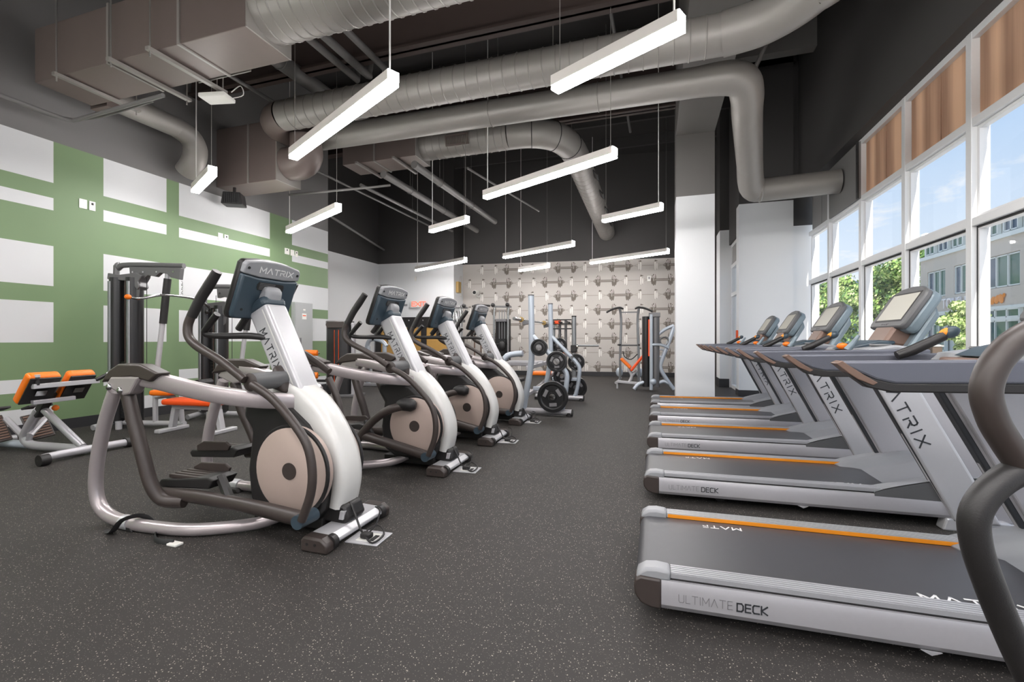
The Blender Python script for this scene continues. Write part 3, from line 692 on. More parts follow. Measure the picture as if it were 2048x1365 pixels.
LP = [(-4.197, 4.469, -2.148, 3.409, 'long lit pendant lamp in front of the U bend duct, nearest on the left', 1),
 (-.858, 3.941, .181, 3.42, 'lit pendant lamp highest in the picture, in front of the ribbed duct', 1),
 (-2.539, 6.63, -.468, 5.569, 'long lit pendant lamp below the far duct elbow', -1),
 (-6.555, 5.029, -5.619, 4.587, 'short lit pendant lamp against the green and white mural, by the plenum box', -1),
 (-7.2, 7.55, -5.152, 6.468, 'long lit pendant lamp in front of the mural end, above the nearest elliptical', -1),
 (-4.391, 8.381, -3.357, 7.832, 'short lit pendant lamp hanging before the dark back corner, right of the mural', -1),
 (-7.29, 12.996, -5.136, 11.802, 'long lit pendant lamp across the white wall left of the barbell wallpaper', -1),
 (-3.926, 11.605, -1.821, 10.613, 'long lit pendant lamp just over the top edge of the barbell wallpaper', -1),
 (-4.188, 14.05, -3.103, 13.471, 'shortest lit pendant lamp, in front of the barbell wallpaper', -1),
 (-1.81, 13.265, .302, 12.196, 'long lit pendant lamp left of the column at the wallpaper top', -1),
 (-.95, 8.593, .105, 8.1, 'short lit pendant lamp left of the column, above the wallpaper lamps', 1)]
for i, (x0, y0, x1, y1, lb, ce) in enumerate(LP):
    z = 3.08 if i in (4, 6, 8) else 3.2; k = (z-1.12)/2.18
    lamp(x0*k, y0*k, x1*k, y1*k, lb, ce, z)
for x, y, lb in ((-3.2, .4, 'left of the viewpoint'), (-5.6, 1.2, 'near the mural wall left of the viewpoint'), (-.6, -.6, 'just behind the viewpoint'), (1.2, .2, 'above the nearest treadmill'), (1.75, 2.45, 'over the second treadmill'), (1.5, -2.2, 'behind on the window side'), (-3.6, -2.8, 'far behind on the left'), (-.8, -3.4, 'farthest behind the viewpoint')):  # extra lamps added out of view to brighten the foreground and window side
    lamp(x-1.05, y+.54, x+1.05, y-.54, 'added fill lamp out of view, ' + lb)
# =====================================================================
# TREADMILLS (x runs from the rear roller towards the window)
# =====================================================================
def shear(o, k=.0115):
    for v in o.data.vertices: v.co.z += k*v.co.x
    return o
def treadmill():
    t = thing('treadmill', '', 'treadmill', (0, 2.27, 0), 0, 'treadmills facing the windows')
    for s in (-1, 1):
        ys = lambda a, b: (min(s*a, s*b), max(s*a, s*b))
        # side skirt: silver plank with a slight crown
        pr = [(.30, .05), (.362, .05), (.375, .07), (.375, .135), (.366, .162), (.30, .165)]
        k = MB().prism([(s*a, b) for a, b in pr], .02, 1.74, 'x').build('side_skirt', 'silver', t, smooth=30); shear(k)
        if s < 0:
            m = MB(); letters(m, 'ULTIMATE', (.085, -.3755, .09), (1, 0, .0115), (0, 0, 1), .03, .06, .25, ws=.62)
            shear(m.build('deck_lettering', 'inkl', k, smooth=0))
            m = MB(); letters(m, 'DECK', (.292, -.3755, .09), (1, 0, .0115), (0, 0, 1), .029, .17, .28, ws=.7)
            shear(m.build('deck_lettering', 'ink', k, smooth=0))
        # rear cap: dark lower shoe and paler upper cap
        c = MB().prism([(-.085, .125), (-.082, .095), (-.06, .065), (-.02, .05), (.02, .05), (.02, .166), (-.06, .17), (-.082, .155)], *ys(.285, .378), 'y').build('rear_cap', 'brownp', t, smooth=30, bevel=.008)
        MB().prism([(-.08, .15), (.056, .158), (.056, .2), (.0, .205), (-.04, .2), (-.07, .18)], *ys(.285, .366), 'y').build('cap_cover', 'greyl', c, smooth=50, bevel=.012)
        # ribbed foot rail
        f = MB().box(.056, 1.36, *ys(.286, .36), .172, .19).build('foot_rail', 'ribs', t, smooth=0); shear(f)
        r = MB()
        for q in range(5): r.box(.056, 1.36, *ys(.29+.0145*q, .299+.0145*q), .188, .194)
        shear(r.build('rail_rib', 'ribs', f, smooth=0))
        shear(MB().box(.06, 1.36, *ys(.2845, .2862), .172, .1902).build('orange_strip', 'stripe', f, smooth=0))
        shear(MB().box(.02, 1.5, *ys(.29, .355), .15, .173).build('rail_gap', 'blackp', t, smooth=0))
    # belt with its printed words, rear roller
    b = MB()
    pf = [(-.035, .08)]+[(-.035-.045*math.sin(a), .125-.045*math.cos(a)) for a in [math.pi*i/10 for i in range(1, 10)]]+[(-.03, .171), (1.42, .171), (1.42, .155), (.0, .155), (.0, .08)]
    b.prism(pf, -.28, .28, 'y'); belt = shear(b.build('running_belt', 'belt', t, smooth=40))
    m = MB(); letters(m, 'MATRIX', (.92, -.262, .1715), (1, 0, .0115), (0, 1, 0), .04, .2, .5)
    letters(m, 'MATRIX', (.40, .235, .1715), (-1, 0, -.0115), (0, -1, 0), .03, .2, .5)
    shear(m.build('belt_lettering', 'inkw', belt, smooth=0))
    MB().box(0, 1.7, -.27, .27, .07, .15).build('deck_pan', 'blackp', t, smooth=0)
    # motor hood: concave cover with two raised wings
    nx, ny = 12, 24; vs = []; hd = MB()
    def hz(x, y):
        a = abs(y)
        wing = .19+.125*max(0, min(1, (x-1.27)/.42))**.8
        cen = .176+.105*max(0, min(1, (x-1.34)/.4))**1.2
        q = max(0, min(1, (a-.2)/.07)); q = q*q*(3-2*q)
        return cen*(1-q)+wing*q
    def x0_(y): 
        a = abs(y); return 1.27 if a > .27 else 1.27+.12*(1-(a/.27)**2)**1.5
    for i in range(nx+1):
        for j in range(ny+1):
            y = -.37+.74*j/ny; x = x0_(y)+(1.8-x0_(y))*i/nx; vs.append((x, y, hz(x, y)))
    top = [(i*(ny+1)+j, (i+1)*(ny+1)+j, (i+1)*(ny+1)+j+1, i*(ny+1)+j+1) for i in range(nx) for j in range(ny)]
    hd.add(vs, top); fr = len(hd.v); hd.add([(v[0], v[1], .16) for v in vs[:ny+1]], []); hd.f += [[j, j+1, fr+j+1, fr+j] for j in range(ny)]; hd.m += [0]*ny
    hood = hd.build('motor_hood', 'hood', t, smooth=60); recalc(hood)
    for s in (-1, 1):
        n_ = [(1.27, .165)]+[(1.27+.53*i/nx, hz(1.27+.53*i/nx, .37)-.006) for i in range(nx+1)]+[(1.8, .165)]
        MB().prism(n_, min(s*.34, s*.371), max(s*.34, s*.371), 'y').build('hood_side', 'greyd', hood, smooth=0)
    MB().prism([(1.8, .06), (1.8, .31), (1.86, .28), (1.92, .2), (1.93, .06)], -.33, .33, 'y').build('hood_front', 'greyl', hood, smooth=40, bevel=.01)
    # uprights, bars, console
    for s in (-1, 1):
        a, b_ = (.335, .39)
        up = MB().prism([(1.655, .055), (1.875, .055), (1.43, .945), (1.21, .945)], min(s*a, s*b_), max(s*a, s*b_), 'y').build('upright', 'silverw', t, smooth=0, bevel=.018, seg=3)
        MB().prism([(1.655, .06), (1.68, .06), (1.235, .945), (1.208, .945)], min(s*.33, s*.384), max(s*.33, s*.384), 'y').build('edge_trim', 'ink', up, smooth=0, bevel=.006)
        MB().prism([(1.69, .06), (1.98, .06), (1.55, .93), (1.25, .93)], min(s*.31, s*.337), max(s*.31, s*.337), 'y').build('inner_cover', 'silver', up, smooth=0, bevel=.008)
        d = V((.445, 0, -.89)).normalized(); n = V((.89, 0, .445))*1
        m = MB()
        if s < 0: letters(m, 'MATRIX', V((1.262, -.3905, .925))+d*.04, d, (.89, 0, .445), .056, .15, .6, ws=.9)
        else: letters(m, 'MATRIX', V((1.32, .3905, .925))+d*.49, -d, (-.89, 0, -.445), .056, .15, .6, ws=.9)
        m.build('upright_lettering', 'ink', up, smooth=0)
        MB().prism([(1.6, 0), (2.0, 0), (2.0, .04), (1.9, .075), (1.62, .075)], min(s*.3, s*.38), max(s*.3, s*.38), 'y').build('front_foot', 'silverw', t, smooth=0, bevel=.01)
        MB().cyl((.42, s*.2, .04), (.42, s*.26, .04), .04, 16).build('rear_foot', 'blackp', t)
        rl = MB().prism([(.62, 1.035), (.64, 1.042), (1.22, 1.055), (1.55, 1.06), (1.55, .985), (.79, .965), (.735, .978), (.69, 1.0)], min(s*.315, s*.37), max(s*.315, s*.37), 'y').build('handrail', 'rail', t, smooth=0, bevel=.008)
        MB().prism([(.615, 1.034), (.66, .99), (.71, .95), (.78, .935), (1.55, .95), (1.55, .986), (.8, .967), (.735, .98), (.69, 1.002), (.64, 1.04)], min(s*.318, s*.366), max(s*.318, s*.366), 'y').build('rail_underside', 'blackp', rl, smooth=0, bevel=.005)
        MB().prism([(.612, 1.034), (.632, 1.044), (.672, 1.014), (.705, .99), (.74, .968), (.725, .958), (.68, .978), (.65, 1.0)], min(s*.313, s*.371), max(s*.313, s*.371), 'y').build('rail_tip', 'railtip', rl, smooth=0, bevel=.003)
        if s < 0:
            sp = MB().tube([(1.17, s*.24, 1.05), (1.2, s*.24, 1.09), (1.235, s*.24, 1.145)], [.022, .016, .01], 10).build('stick_control', 'greyb', t)
            MB().ell((1.16, s*.2, 1.075), (.035, .02, .022), 12, 8).build('control_button', 'orange', sp)
        else:
          sp = MB().tube([(1.06, s*.27, 1.045), (1.12, s*.27, 1.07), (1.235, s*.27, 1.135)], [.02, .024, .022], 10).build('stick_control', 'blackp', t)
          MB().ell((1.262, s*.27, 1.152), (.034, .022, .026), 12, 8, Matrix.Rotation(R(-30), 3, 'Y')).build('control_tip', 'navy', sp)
          MB().ell((1.243, s*.27, 1.152), (.03, .016, .018), 12, 8, Matrix.Rotation(R(-30), 3, 'Y')).build('control_button', 'stripe', sp)
        cu = MB().torus((1.36, s*.215, 1.083), (0, 0, 1), .05, .008, 24, 6); cu.lathe([(.05, 1.083), (.044, 1.04), (0, 1.04)], (1.36, s*.215, 0), n=20)
        cu.build('cup_holder', 'grey', t)
    MB().prism([(1.2, 1.02), (1.24, 1.06), (1.4, 1.085), (1.55, 1.06), (1.6, .98), (1.5, .95), (1.25, .96)], -.335, .335, 'y').build('dash_tray', 'greyl', t, smooth=35, bevel=.012)
    MB().prism([(1.2, 1.05), (1.27, 1.085), (1.38, 1.115), (1.47, 1.11), (1.47, 1.085), (1.3, 1.06)], -.15, .15, 'y').build('reading_ledge', 'navy', t, smooth=35, bevel=.012)
    MB().box(1.16, 1.24, -.16, .16, 1.02, 1.045).build('pulse_grip', 'railtip', t, smooth=0, bevel=.012)
    MB().prism([(1.40, 1.09), (1.55, 1.06), (1.585, 1.22), (1.49, 1.24)], -.13, .13, 'y').build('console_neck', 'railtip', t, smooth=0, bevel=.02)
    a = math.atan2(.15, .245); rot = Matrix.Rotation(a, 3, 'Y'); c0 = V((1.46, 0, 1.2))
    ez, ex = rot @ V((0, 0, 1)), rot @ V((1, 0, 0))
    # console: rounded-top slab, local frame (y, up) extruded along its depth
    out = [(-.215, 0), (-.235, .03), (-.235, .24), (-.215, .275), (-.13, .31), (0, .322), (.13, .31), (.215, .275), (.235, .24), (.235, .03), (.215, 0)]
    def slab(mb, pl, d0, d1, mm=0):
        n = len(pl); P = lambda y, u, dd: tuple(c0+ez*u+V((0, y, 0))+ex*dd)
        vs = [P(y, u, d0) for y, u in pl]+[P(y, u, d1) for y, u in pl]
        return mb.add(vs, [list(range(n)), list(range(n, 2*n))[::-1]]+[(i, n+i, n+(i+1) % n, (i+1) % n) for i in range(n)], mm)
    co = slab(MB(), [(y*.98, u) for y, u in out], .03, .10).build('console', 'greyb', t, smooth=35, bevel=.02, seg=3); recalc(co)
    bz = slab(MB(), out, 0, .04).build('bezel', 'greyd', co, smooth=35, bevel=.012); recalc(bz)
    sn = slab(MB(), [(-.165, .055), (-.165, .255), (.165, .255), (.165, .055)], -.003, .002).build('screen', 'screen', co, smooth=0); recalc(sn)
    sf = slab(MB(), [(-.178, .043), (-.178, .267), (.178, .267), (.178, .043)], -.0015, .002).build('screen_frame', 'blackp', co, smooth=0); recalc(sf)
    m = MB(); letters(m, 'MATRIX', c0+ez*.018+V((0, .055, 0))+ex*-.001, (0, -1, 0), ez, .011, .16, .5); m.build('bezel_lettering', 'inkl', co, smooth=0)
    MB().prism([(1.5, 1.05), (1.56, 1.05), (1.68, 1.26), (1.66, 1.34)], -.2, .2, 'y').build('console_spine', 'greyb', t, smooth=0, bevel=.02)
    MB().prism([(.86, .062), (.89, .048), (.92, .062)], -.374, -.368, 'y').build('skirt_bracket', 'silver', t, smooth=0)
    return t
TM = treadmill(); TM['label'] = 'treadmill nearest the camera, its belt filling the lower right of the picture'
for y, lb in ((3.68, 'second treadmill from the camera, pale blank screen high against the shop letters'), (5.01, 'third treadmill from the camera, screen against the green trees'),
              (6.36, 'fourth treadmill from the camera, screen before the white pier'), (7.55, 'treadmill farthest from the camera, next to the white column')):
    dup(TM, (0, y, 0), None, lb)
# loose power cord beside the second treadmill
m = MB(); pts = []
for i in range(60):
    a = i*.42; pts.append((.11*math.cos(a)*(1+.2*math.sin(i)), .08*math.sin(a), .012+.0012*i))
m.tube([(-.5, .12, .01), (-.25, .1, .01)]+pts+[(.3, -.1, .01)], .007, 6)
t = thing('floor_cable', 'coiled black power cord on the floor in front of the second treadmill', 'cord', (2.2, 3.0, 0)); m.build('cord_loops', 'blackp', t)
# =====================================================================
# ELLIPTICAL TRAINERS (front foot at x = 0, user side towards -x)
# =====================================================================
def elliptical(up=False):
    t = thing('elliptical_trainer', '', 'elliptical', (-1.71, 2.245, 0), 0, 'elliptical trainers in the middle row')
    # front stabiliser
    f = MB().prism([(-.075, .02), (.07, .02), (.085, .035), (.085, .05), (.05, .075), (-.06, .08), (-.075, .06)], -.225, .225, 'y').build('front_foot', 'silverw', t, smooth=30, bevel=.004)
    for s in (-1, 1):
        MB().prism([(-.078, .0), (.088, .0), (.09, .05), (.05, .079), (-.062, .083), (-.08, .06)], min(s*.22, s*.295), max(s*.22, s*.295), 'y').build('foot_cap', 'brownp', f, smooth=30, bevel=.012)
        MB().cyl((.06, s*.205, .04), (.06, s*.24, .04), .04, 18).build('transport_wheel', 'blackp', f)
        for q in (-.035, .015): MB().cyl((q, s*.294, .045), (q, s*.297, .045), .008, 8).build('cap_screw', 'blackp', f)
    # base shroud
    MB().prism([(-.12, .07), (.03, .07), (.062, .1), (.03, .175), (-.06, .19), (-.16, .12)], -.08, .08, 'y').build('base_shroud', 'blackp', t, smooth=30, bevel=.015)
    MB().prism([(.0, .1), (.03, .1), (.04, .15), (.01, .15)], -.092, -.06, 'y').build('shroud_plate', 'silverw', t, smooth=0, bevel=.004)
    # drive housing and wheel discs
    MB().prism([(-.62, .74), (-.635, .66), (-.57, .58), (-.6, .35), (-.58, .17), (-.45, .09), (-.12, .09), (-.06, .17), (-.04, .3), (-.055, .4), (-.11, .52), (-.19, .63), (-.31, .72), (-.45, .76)], -.15, .15, 'y').build('drive_housing', 'blackp', t, smooth=30, bevel=.03, seg=3)
    MB().tube([(-.63, 0, .7), (-.45, 0, .67), (-.28, 0, .66)], [.02, .02, .02], 8).build('housing_seam', 'brownp', t)
    for s in (-1, 1):
        dc = MB().lathe([(0, .02), (.23, .02), (.243, .012), (.245, -.02), (.245, -.04)], (-.235 if s < 0 else -.27, s*.185 if s < 0 else .15, .385), (0, s, 0), 48).build('drive_disc', 'discp', t, smooth=50)
        MB().cyl((-.235 if s < 0 else -.27, s*.2 if s < 0 else .165, .385), (-.235 if s < 0 else -.27, s*.209 if s < 0 else .175, .385), .047, 28).build('disc_hub', 'brownp', dc)
        MB().torus((-.235 if s < 0 else -.27, s*.19 if s < 0 else .155, .385), (0, 1, 0), .247, .012, 48, 6).build('disc_rim', 'blackp', dc)
    # curved front shell: wide crescent, swept box with rounded edges
    cl = [(-.52, .80, .07), (-.40, .80, .085), (-.285, .745, .09), (-.18, .65, .085), (-.09, .53, .073), (-.03, .41, .06), (-.012, .295, .05), (-.035, .16, .042)]
    P = catmull([V((x, 0, z)) for x, z, w in cl], 5); W = catmull([V((w, 0, 0)) for x, z, w in cl], 5)
    vs, n = [], 12
    for i, p in enumerate(P):
        tg = (P[min(i+1, len(P)-1)]-P[max(i-1, 0)]).normalized(); nrm = V((-tg.z, 0, tg.x)); nrm = nrm.normalized()
        hw = W[i].x; hy = .1
        for j in range(n):
            a = 2*math.pi*j/n+math.pi/n; ca, sa = math.cos(a), math.sin(a)
            q = lambda v: math.copysign(abs(v)**.55, v)
            vs.append(p+nrm*(hw*q(ca))+V((0, hy*q(sa), 0)))
    k_ = len(P)
    fs = [(i*n+j, i*n+(j+1) % n, (i+1)*n+(j+1) % n, (i+1)*n+j) for i in range(k_-1) for j in range(n)]+[list(range(n))[::-1], [(k_-1)*n+j for j in range(n)]]
    sh = MB().add(vs, fs).build('front_shell', 'shell', t, smooth=60); recalc(sh)
    # mast
    d = V((.211, 0, -.412)).normalized()
    ms = MB().beam((-.60, 0, 1.31), (-.31, 0, .745), .15, .165, up=(0, 1, 0)).build('mast', 'silverw', t, smooth=0, bevel=.022, seg=4)
    # local axes of the mast: d along it, e towards the front
    e = V((-d.z, 0, d.x)); e = e if e.x > 0 else -e
    o = V((-.60, 0, 1.31))
    m = MB(); letters(m, 'MATRIX', o+d*.14+V((0, -.083, 0))-e*.04, d, e, .045, .12, .44, ws=.62); m.build('mast_lettering', 'ink', ms, smooth=0)
    for s in (-1, 1): MB().beam(o+d*.03+V((0, s*.082, 0))+e*.035, o+d*.56+V((0, s*.082, 0))+e*.035, .006, .004, up=(0, 1, 0)).build('mast_groove', 'shell', ms, smooth=0)
    MB().beam(o+d*.02, o-d*.05, .165, .18, up=(0, 1, 0)).build('mast_collar', 'navy', t, smooth=0, bevel=.03, seg=3)
    nk = MB().prism([(-.70, 1.27), (-.54, 1.33), (-.525, 1.42), (-.565, 1.455), (-.62, 1.40)], -.06, .06, 'y').build('console_neck', 'greyl', t, smooth=30, bevel=.03, seg=3)
    # console (seen from behind)
    dz = V((.13, 0, .345)).normalized(); dn = V((.345, 0, -.13)).normalized(); c0 = V((-.665, 0, 1.235))
    def slab(mb, pl, d0, d1):
        n = len(pl); Pp = lambda y, u, q: tuple(c0+dz*u+V((0, y, 0))+dn*q)
        vs = [Pp(y, u, d0) for y, u in pl]+[Pp(y, u, d1) for y, u in pl]
        return mb.add(vs, [list(range(n)), list(range(n, 2*n))[::-1]]+[(i, n+i, n+(i+1) % n, (i+1) % n) for i in range(n)])
    out = [(-.2, 0), (-.215, .03), (-.215, .34), (-.2, .362), (-.1, .378), (0, .383), (.1, .378), (.2, .362), (.215, .34), (.215, .03), (.2, 0)]
    cs = slab(MB(), out, -.065, -.02).build('console', 'blackp', t, smooth=30, bevel=.014); recalc(cs)
    bk = slab(MB(), [(-.2, .01), (-.21, .04), (-.21, .285), (-.1, .272), (.1, .272), (.21, .285), (.21, .04), (.2, .01)], -.03, .01).build('console_back', 'navy', cs, smooth=30, bevel=.012); recalc(bk)
    cp = slab(MB(), [(-.21, .288), (-.21, .34), (-.195, .362), (-.1, .378), (0, .383), (.1, .378), (.195, .362), (.21, .34), (.21, .288), (.1, .275), (-.1, .275)], -.03, .008).build('console_top', 'greyl', cs, smooth=30, bevel=.008); recalc(cp)
    m = MB(); letters(m, 'MATRIX', c0+dz*.308+V((0, -.105, 0))+dn*.0085, (0, 1, 0), dz, .032, .2, .42); m.build('console_lettering', 'inkw', cs, smooth=0)
    vt = slab(MB(), [(-.09, .2), (-.1, .215), (-.1, .235), (-.09, .25), (.09, .25), (.1, .235), (.1, .215), (.09, .2)], .008, .013).build('speaker_grille', 'blackp', cs, smooth=0); recalc(vt)
    m = MB()
    for q in range(5): slab(m, [(-.085, .206+.009*q), (-.085, .209+.009*q), (.03, .209+.009*q), (.03, .206+.009*q)], .012, .0145)
    recalc(m.build('grille_bar', 'grey', cs, smooth=0))
    m = MB()
    for y, u in ((-.16, .07), (.16, .07), (-.185, .325), (.185, .325)):
        p = c0+dz*u+V((0, y, 0)); m.cyl(p+dn*.008, p+dn*.0125, .008, 10)
    m.build('console_screw', 'gasket', cs)
    sc_ = slab(MB(), [(-.15, .09), (-.15, .29), (.15, .29), (.15, .09)], -.068, -.064).build('screen', 'screen', cs, smooth=0); recalc(sc_)
    # fixed hand loop on the user's side
    lp = MB()
    lp.tube([(-.5, -.05, 1.12), (-.62, -.1, 1.14), (-.8, -.17, 1.14), (-.87, -.2, 1.155), (-.84, -.2, 1.2), (-.77, -.2, 1.27)], [.018, .02, .018, .017, .02, .02], 10, k=4)
    lp.tube([(-.5, .05, 1.12), (-.62, .1, 1.14), (-.8, .17, 1.14), (-.87, .2, 1.155), (-.84, .2, 1.2), (-.77, .2, 1.27)], [.018, .02, .018, .017, .02, .02], 10, k=4)
    lp.build('fixed_handle', 'blackp', t)
    for q in (-.1, .1): MB().tube([(-.72, q, 1.18), (-.66, q, 1.25)], .02, 8).build('bottle_bracket', 'blackp', t)
    # rear frame, one arch and one floor tube per side
    for s in (-1, 1):
        Y = lambda y: s*y
        MB().tube([(-1.385, Y(.36), .81), (-1.47, Y(.36), .62), (-1.535, Y(.36), .40), (-1.555, Y(.36), .22), (-1.52, Y(.36), .11), (-1.43, Y(.36), .055), (-1.27, Y(.365), .037), (-1.05, Y(.365), .036), (-.78, Y(.32), .037), (-.5, Y(.17), .05), (-.36, Y(.1), .1)],
                  [.036, .036, .037, .037, .037, .037, .036, .035, .035, .034, .032], 14, k=4).build('rear_frame_tube', 'mauve', t)
        MB().cyl((-1.30, Y(.365), .036), (-1.23, Y(.366), .036), .043, 14).build('tube_sleeve', 'silverw', t)
        MB().prism([(-1.345, 0), (-1.18, 0), (-1.2, .03), (-1.33, .03)], Y(.3), Y(.4), 'y').build('rubber_foot', 'blackp', t, smooth=0, bevel=.006)
        hp = MB().prism([(-1.36, .9), (-1.12, .905), (-1.2, .80), (-1.26, .79), (-1.41, .845)], Y(.325), Y(.40), 'y').build('hinge_plate', 'mauve', t, smooth=0, bevel=.012)
        for bx in ((-1.368, .838), (-1.275, .82)): MB().ell((bx[0], Y(.402), bx[1]), (.021, .014, .021), 10, 6).build('hinge_bolt', 'chrome', hp)
        MB().prism([(-1.46, .86), (-1.39, .935), (-1.31, .975), (-1.13, .975), (-.98, .925), (-1.05, .875), (-1.2, .9), (-1.42, .87)], Y(.31), Y(.395), 'y').build('hinge_cover', 'brownp', t, smooth=35, bevel=.018, seg=3)
        bm = MB(); pth = [(-1.2, Y(.345), .895), (-1.02, Y(.335), .87), (-.8, Y(.315), .83), (-.6, Y(.285), .8), (-.42, Y(.22), .778), (-.36, Y(.14), .765), (-.32, Y(.06), .75)]
        bm.tube(pth, [.03, .031, .031, .031, .033, .035], 12, k=4, flat=1.35).build('side_beam', 'mauve', t) if False else None
        q = catmull(pth, 4); vs = []; n4 = 8
        for i, p in enumerate(q):
            tg = (q[min(i+1, len(q)-1)]-q[max(i-1, 0)]).normalized(); u = V((0, 0, 1)); bb = tg.cross(u).normalized(); u = bb.cross(tg)
            for (a, c) in ((-.7, -1), (.7, -1), (1, -.7), (1, .7), (.7, 1), (-.7, 1), (-1, .7), (-1, -.7)): vs.append(p+bb*a*.034+u*c*.045)
        fs = [(i*n4+j, i*n4+(j+1) % n4, (i+1)*n4+(j+1) % n4, (i+1)*n4+j) for i in range(len(q)-1) for j in range(n4)]+[list(range(n4)), [(len(q)-1)*n4+j for j in range(n4)]]
        ob = MB().add(vs, fs).build('side_beam', 'mauve', t, smooth=40); recalc(ob)
        # swing arm hanging from the hinge
        lift = 0 if s < 0 else .1
        if up: lift = .1-lift
        L_ = lift
        MB().tube([(-1.275, Y(.36), .80), (-1.215, Y(.36), .62), (-1.14+L_*.3, Y(.36), .42+L_*.2), (-1.085+L_*.4, Y(.355), .27+L_*.6), (-1.02+L_*.4, Y(.335), .185+L_), (-.9+L_*.4, Y(.3), .175+L_)], [.036, .037, .037, .037, .036, .034], 14, k=4).build('swing_arm', 'brownp', t)
        # pedal arm to the crank side
        ax, az = (-.07, .165) if s < 0 else (-.5, .2)
        MB().tube([(-1.12+L_*.4, Y(.29), .205+L_), (-.8+L_*.3, Y(.29), .21+L_), (-.5, Y(.285), .20+L_*.6), ((-.3 if s < 0 else -.5), Y(.28), .185+L_*.3), (ax, Y(.28), az)], [.03, .034, .034, .036, .036], 12, k=3, flat=1.15).build('pedal_arm', 'brownp', t)
        MB().cyl((ax, Y(.2), az), (ax, Y(.33), az), .037, 16).build('arm_bearing', 'navy', t)
        pd = MB().prism([(-1.14, .0), (-1.12, -.03), (-.74, -.005), (-.7, .05), (-.75, .06), (-1.0, .03), (-1.12, .02)], Y(.10), Y(.265), 'y')
        pe = pd.build('pedal', 'blackp', t, smooth=0, bevel=.008); pe.location = (L_*.3-.02 if s < 0 else -.25, 0, .255+L_*.75)
        m = MB()
        for q2 in range(4): m.box(-1.08, -.78, min(Y(.115+.036*q2), Y(.138+.036*q2)), max(Y(.115+.036*q2), Y(.138+.036*q2)), .028, .05)
        g = m.build('pedal_grip', 'brownp', pe, smooth=0, bevel=.004)
        MB().prism([(-1.06, .02), (-.78, .04), (-.76, .075), (-.8, .1), (-1.0, .09), (-1.06, .06)], Y(.09), Y(.108), 'y').build('pedal_rim', 'brownp', pe, smooth=0, bevel=.006)
        MB().tube([(-.74+L_*.3, Y(.2), .3+L_), (-.66, Y(.24), .26+L_*.8), (-.58, Y(.28), .215+L_*.6)], .028, 8).build('pedal_bracket', 'blackp', t)
        # crank with its bulbous cover
        if up and s < 0:
            MB().tube([(-.30, Y(.27), .56), (-.42, Y(.29), .53), (-.56, Y(.3), .44), (-.68, Y(.3), .32), (-.74, Y(.3), .24)], [.034, .036, .034, .033, .032], 12, k=3).build('crank_link', 'brownp', t)
            MB().tube([(-.36, Y(.255), .565), (-.31, Y(.255), .572), (-.24, Y(.25), .57), (-.20, Y(.24), .565)], [.035, .054, .056, .03], 16, k=3).build('crank_cover', 'blackp', t)
        # pivot, moving handle and its lower link
        MB().cyl((-.40, Y(.06), .885), (-.40, Y(.31 if s < 0 else .13), .885), .05, 22).build('handle_pivot', 'greyd', t)
        MB().lathe([(0, .012), (.03, .01), (.05, 0)], (-.40, Y(.31 if s < 0 else .13), .885), (0, s, 0), 20).build('pivot_cap', 'brownp', t)
        MB().tube([(-.41, Y(.335), .90), (-.58, Y(.335), 1.0), (-.75, Y(.33), 1.075), (-.83, Y(.325), 1.13), (-.845, Y(.32), 1.2), (-.815, Y(.315), 1.27)], [.023, .023, .024, .024, .024, .024], 12, k=5).build('moving_handle', 'brownp', t)
        MB().tube([(-.822, Y(.316), 1.25), (-.77, Y(.305), 1.35), (-.715, Y(.295), 1.43), (-.66, Y(.29), 1.505)], [.027, .028, .029, .026], 12, k=3).build('handle_grip', 'blackp', t)
        lk = [(-.37, .875), (-.24, .81), (-.11, .70), (-.01, .58), (.025, .45), (.015, .32), (-.04, .18)]
        if s > 0: lk = [(-.4+(x+.4)*math.cos(.62)+(z-.885)*math.sin(.62), .885-(x+.4)*math.sin(.62)+(z-.885)*math.cos(.62)) for x, z in lk]
        MB().tube([(x, Y(.325 if s < 0 else .29), z) for x, z in lk], [.023]*7, 12, k=4).build('handle_link', 'brownp', t)
    MB().cyl((-.5, -.09, .06), (-.5, .09, .06), .03, 10).build('cross_tube', 'mauve', t); MB().box(-.6, -.1, -.1, .1, .03, .1).build('floor_rail', 'blackp', t, smooth=0, bevel=.01)
    MB().prism([(-.48, .84), (-.42, .98), (-.36, .9), (-.34, .8)], -.14, .14, 'y').build('pivot_shroud', 'brownp', t, smooth=30, bevel=.03, seg=3)
    return t
E1 = elliptical(); E1['label'] = 'elliptical trainer nearest the camera, filling the lower left of the picture'
E2 = elliptical(True); E2.location = (-1.71, 3.62, 0); E2['label'] = 'second elliptical trainer from the camera, crank bulb raised beside its disc'
dup(E2, (-1.71, 4.74, 0), None, 'third elliptical trainer from the camera, in front of the tan board frame')
dup(E1, (-1.755, 5.93, 0), None, 'elliptical trainer farthest from the camera, beside the plate-loaded bench')
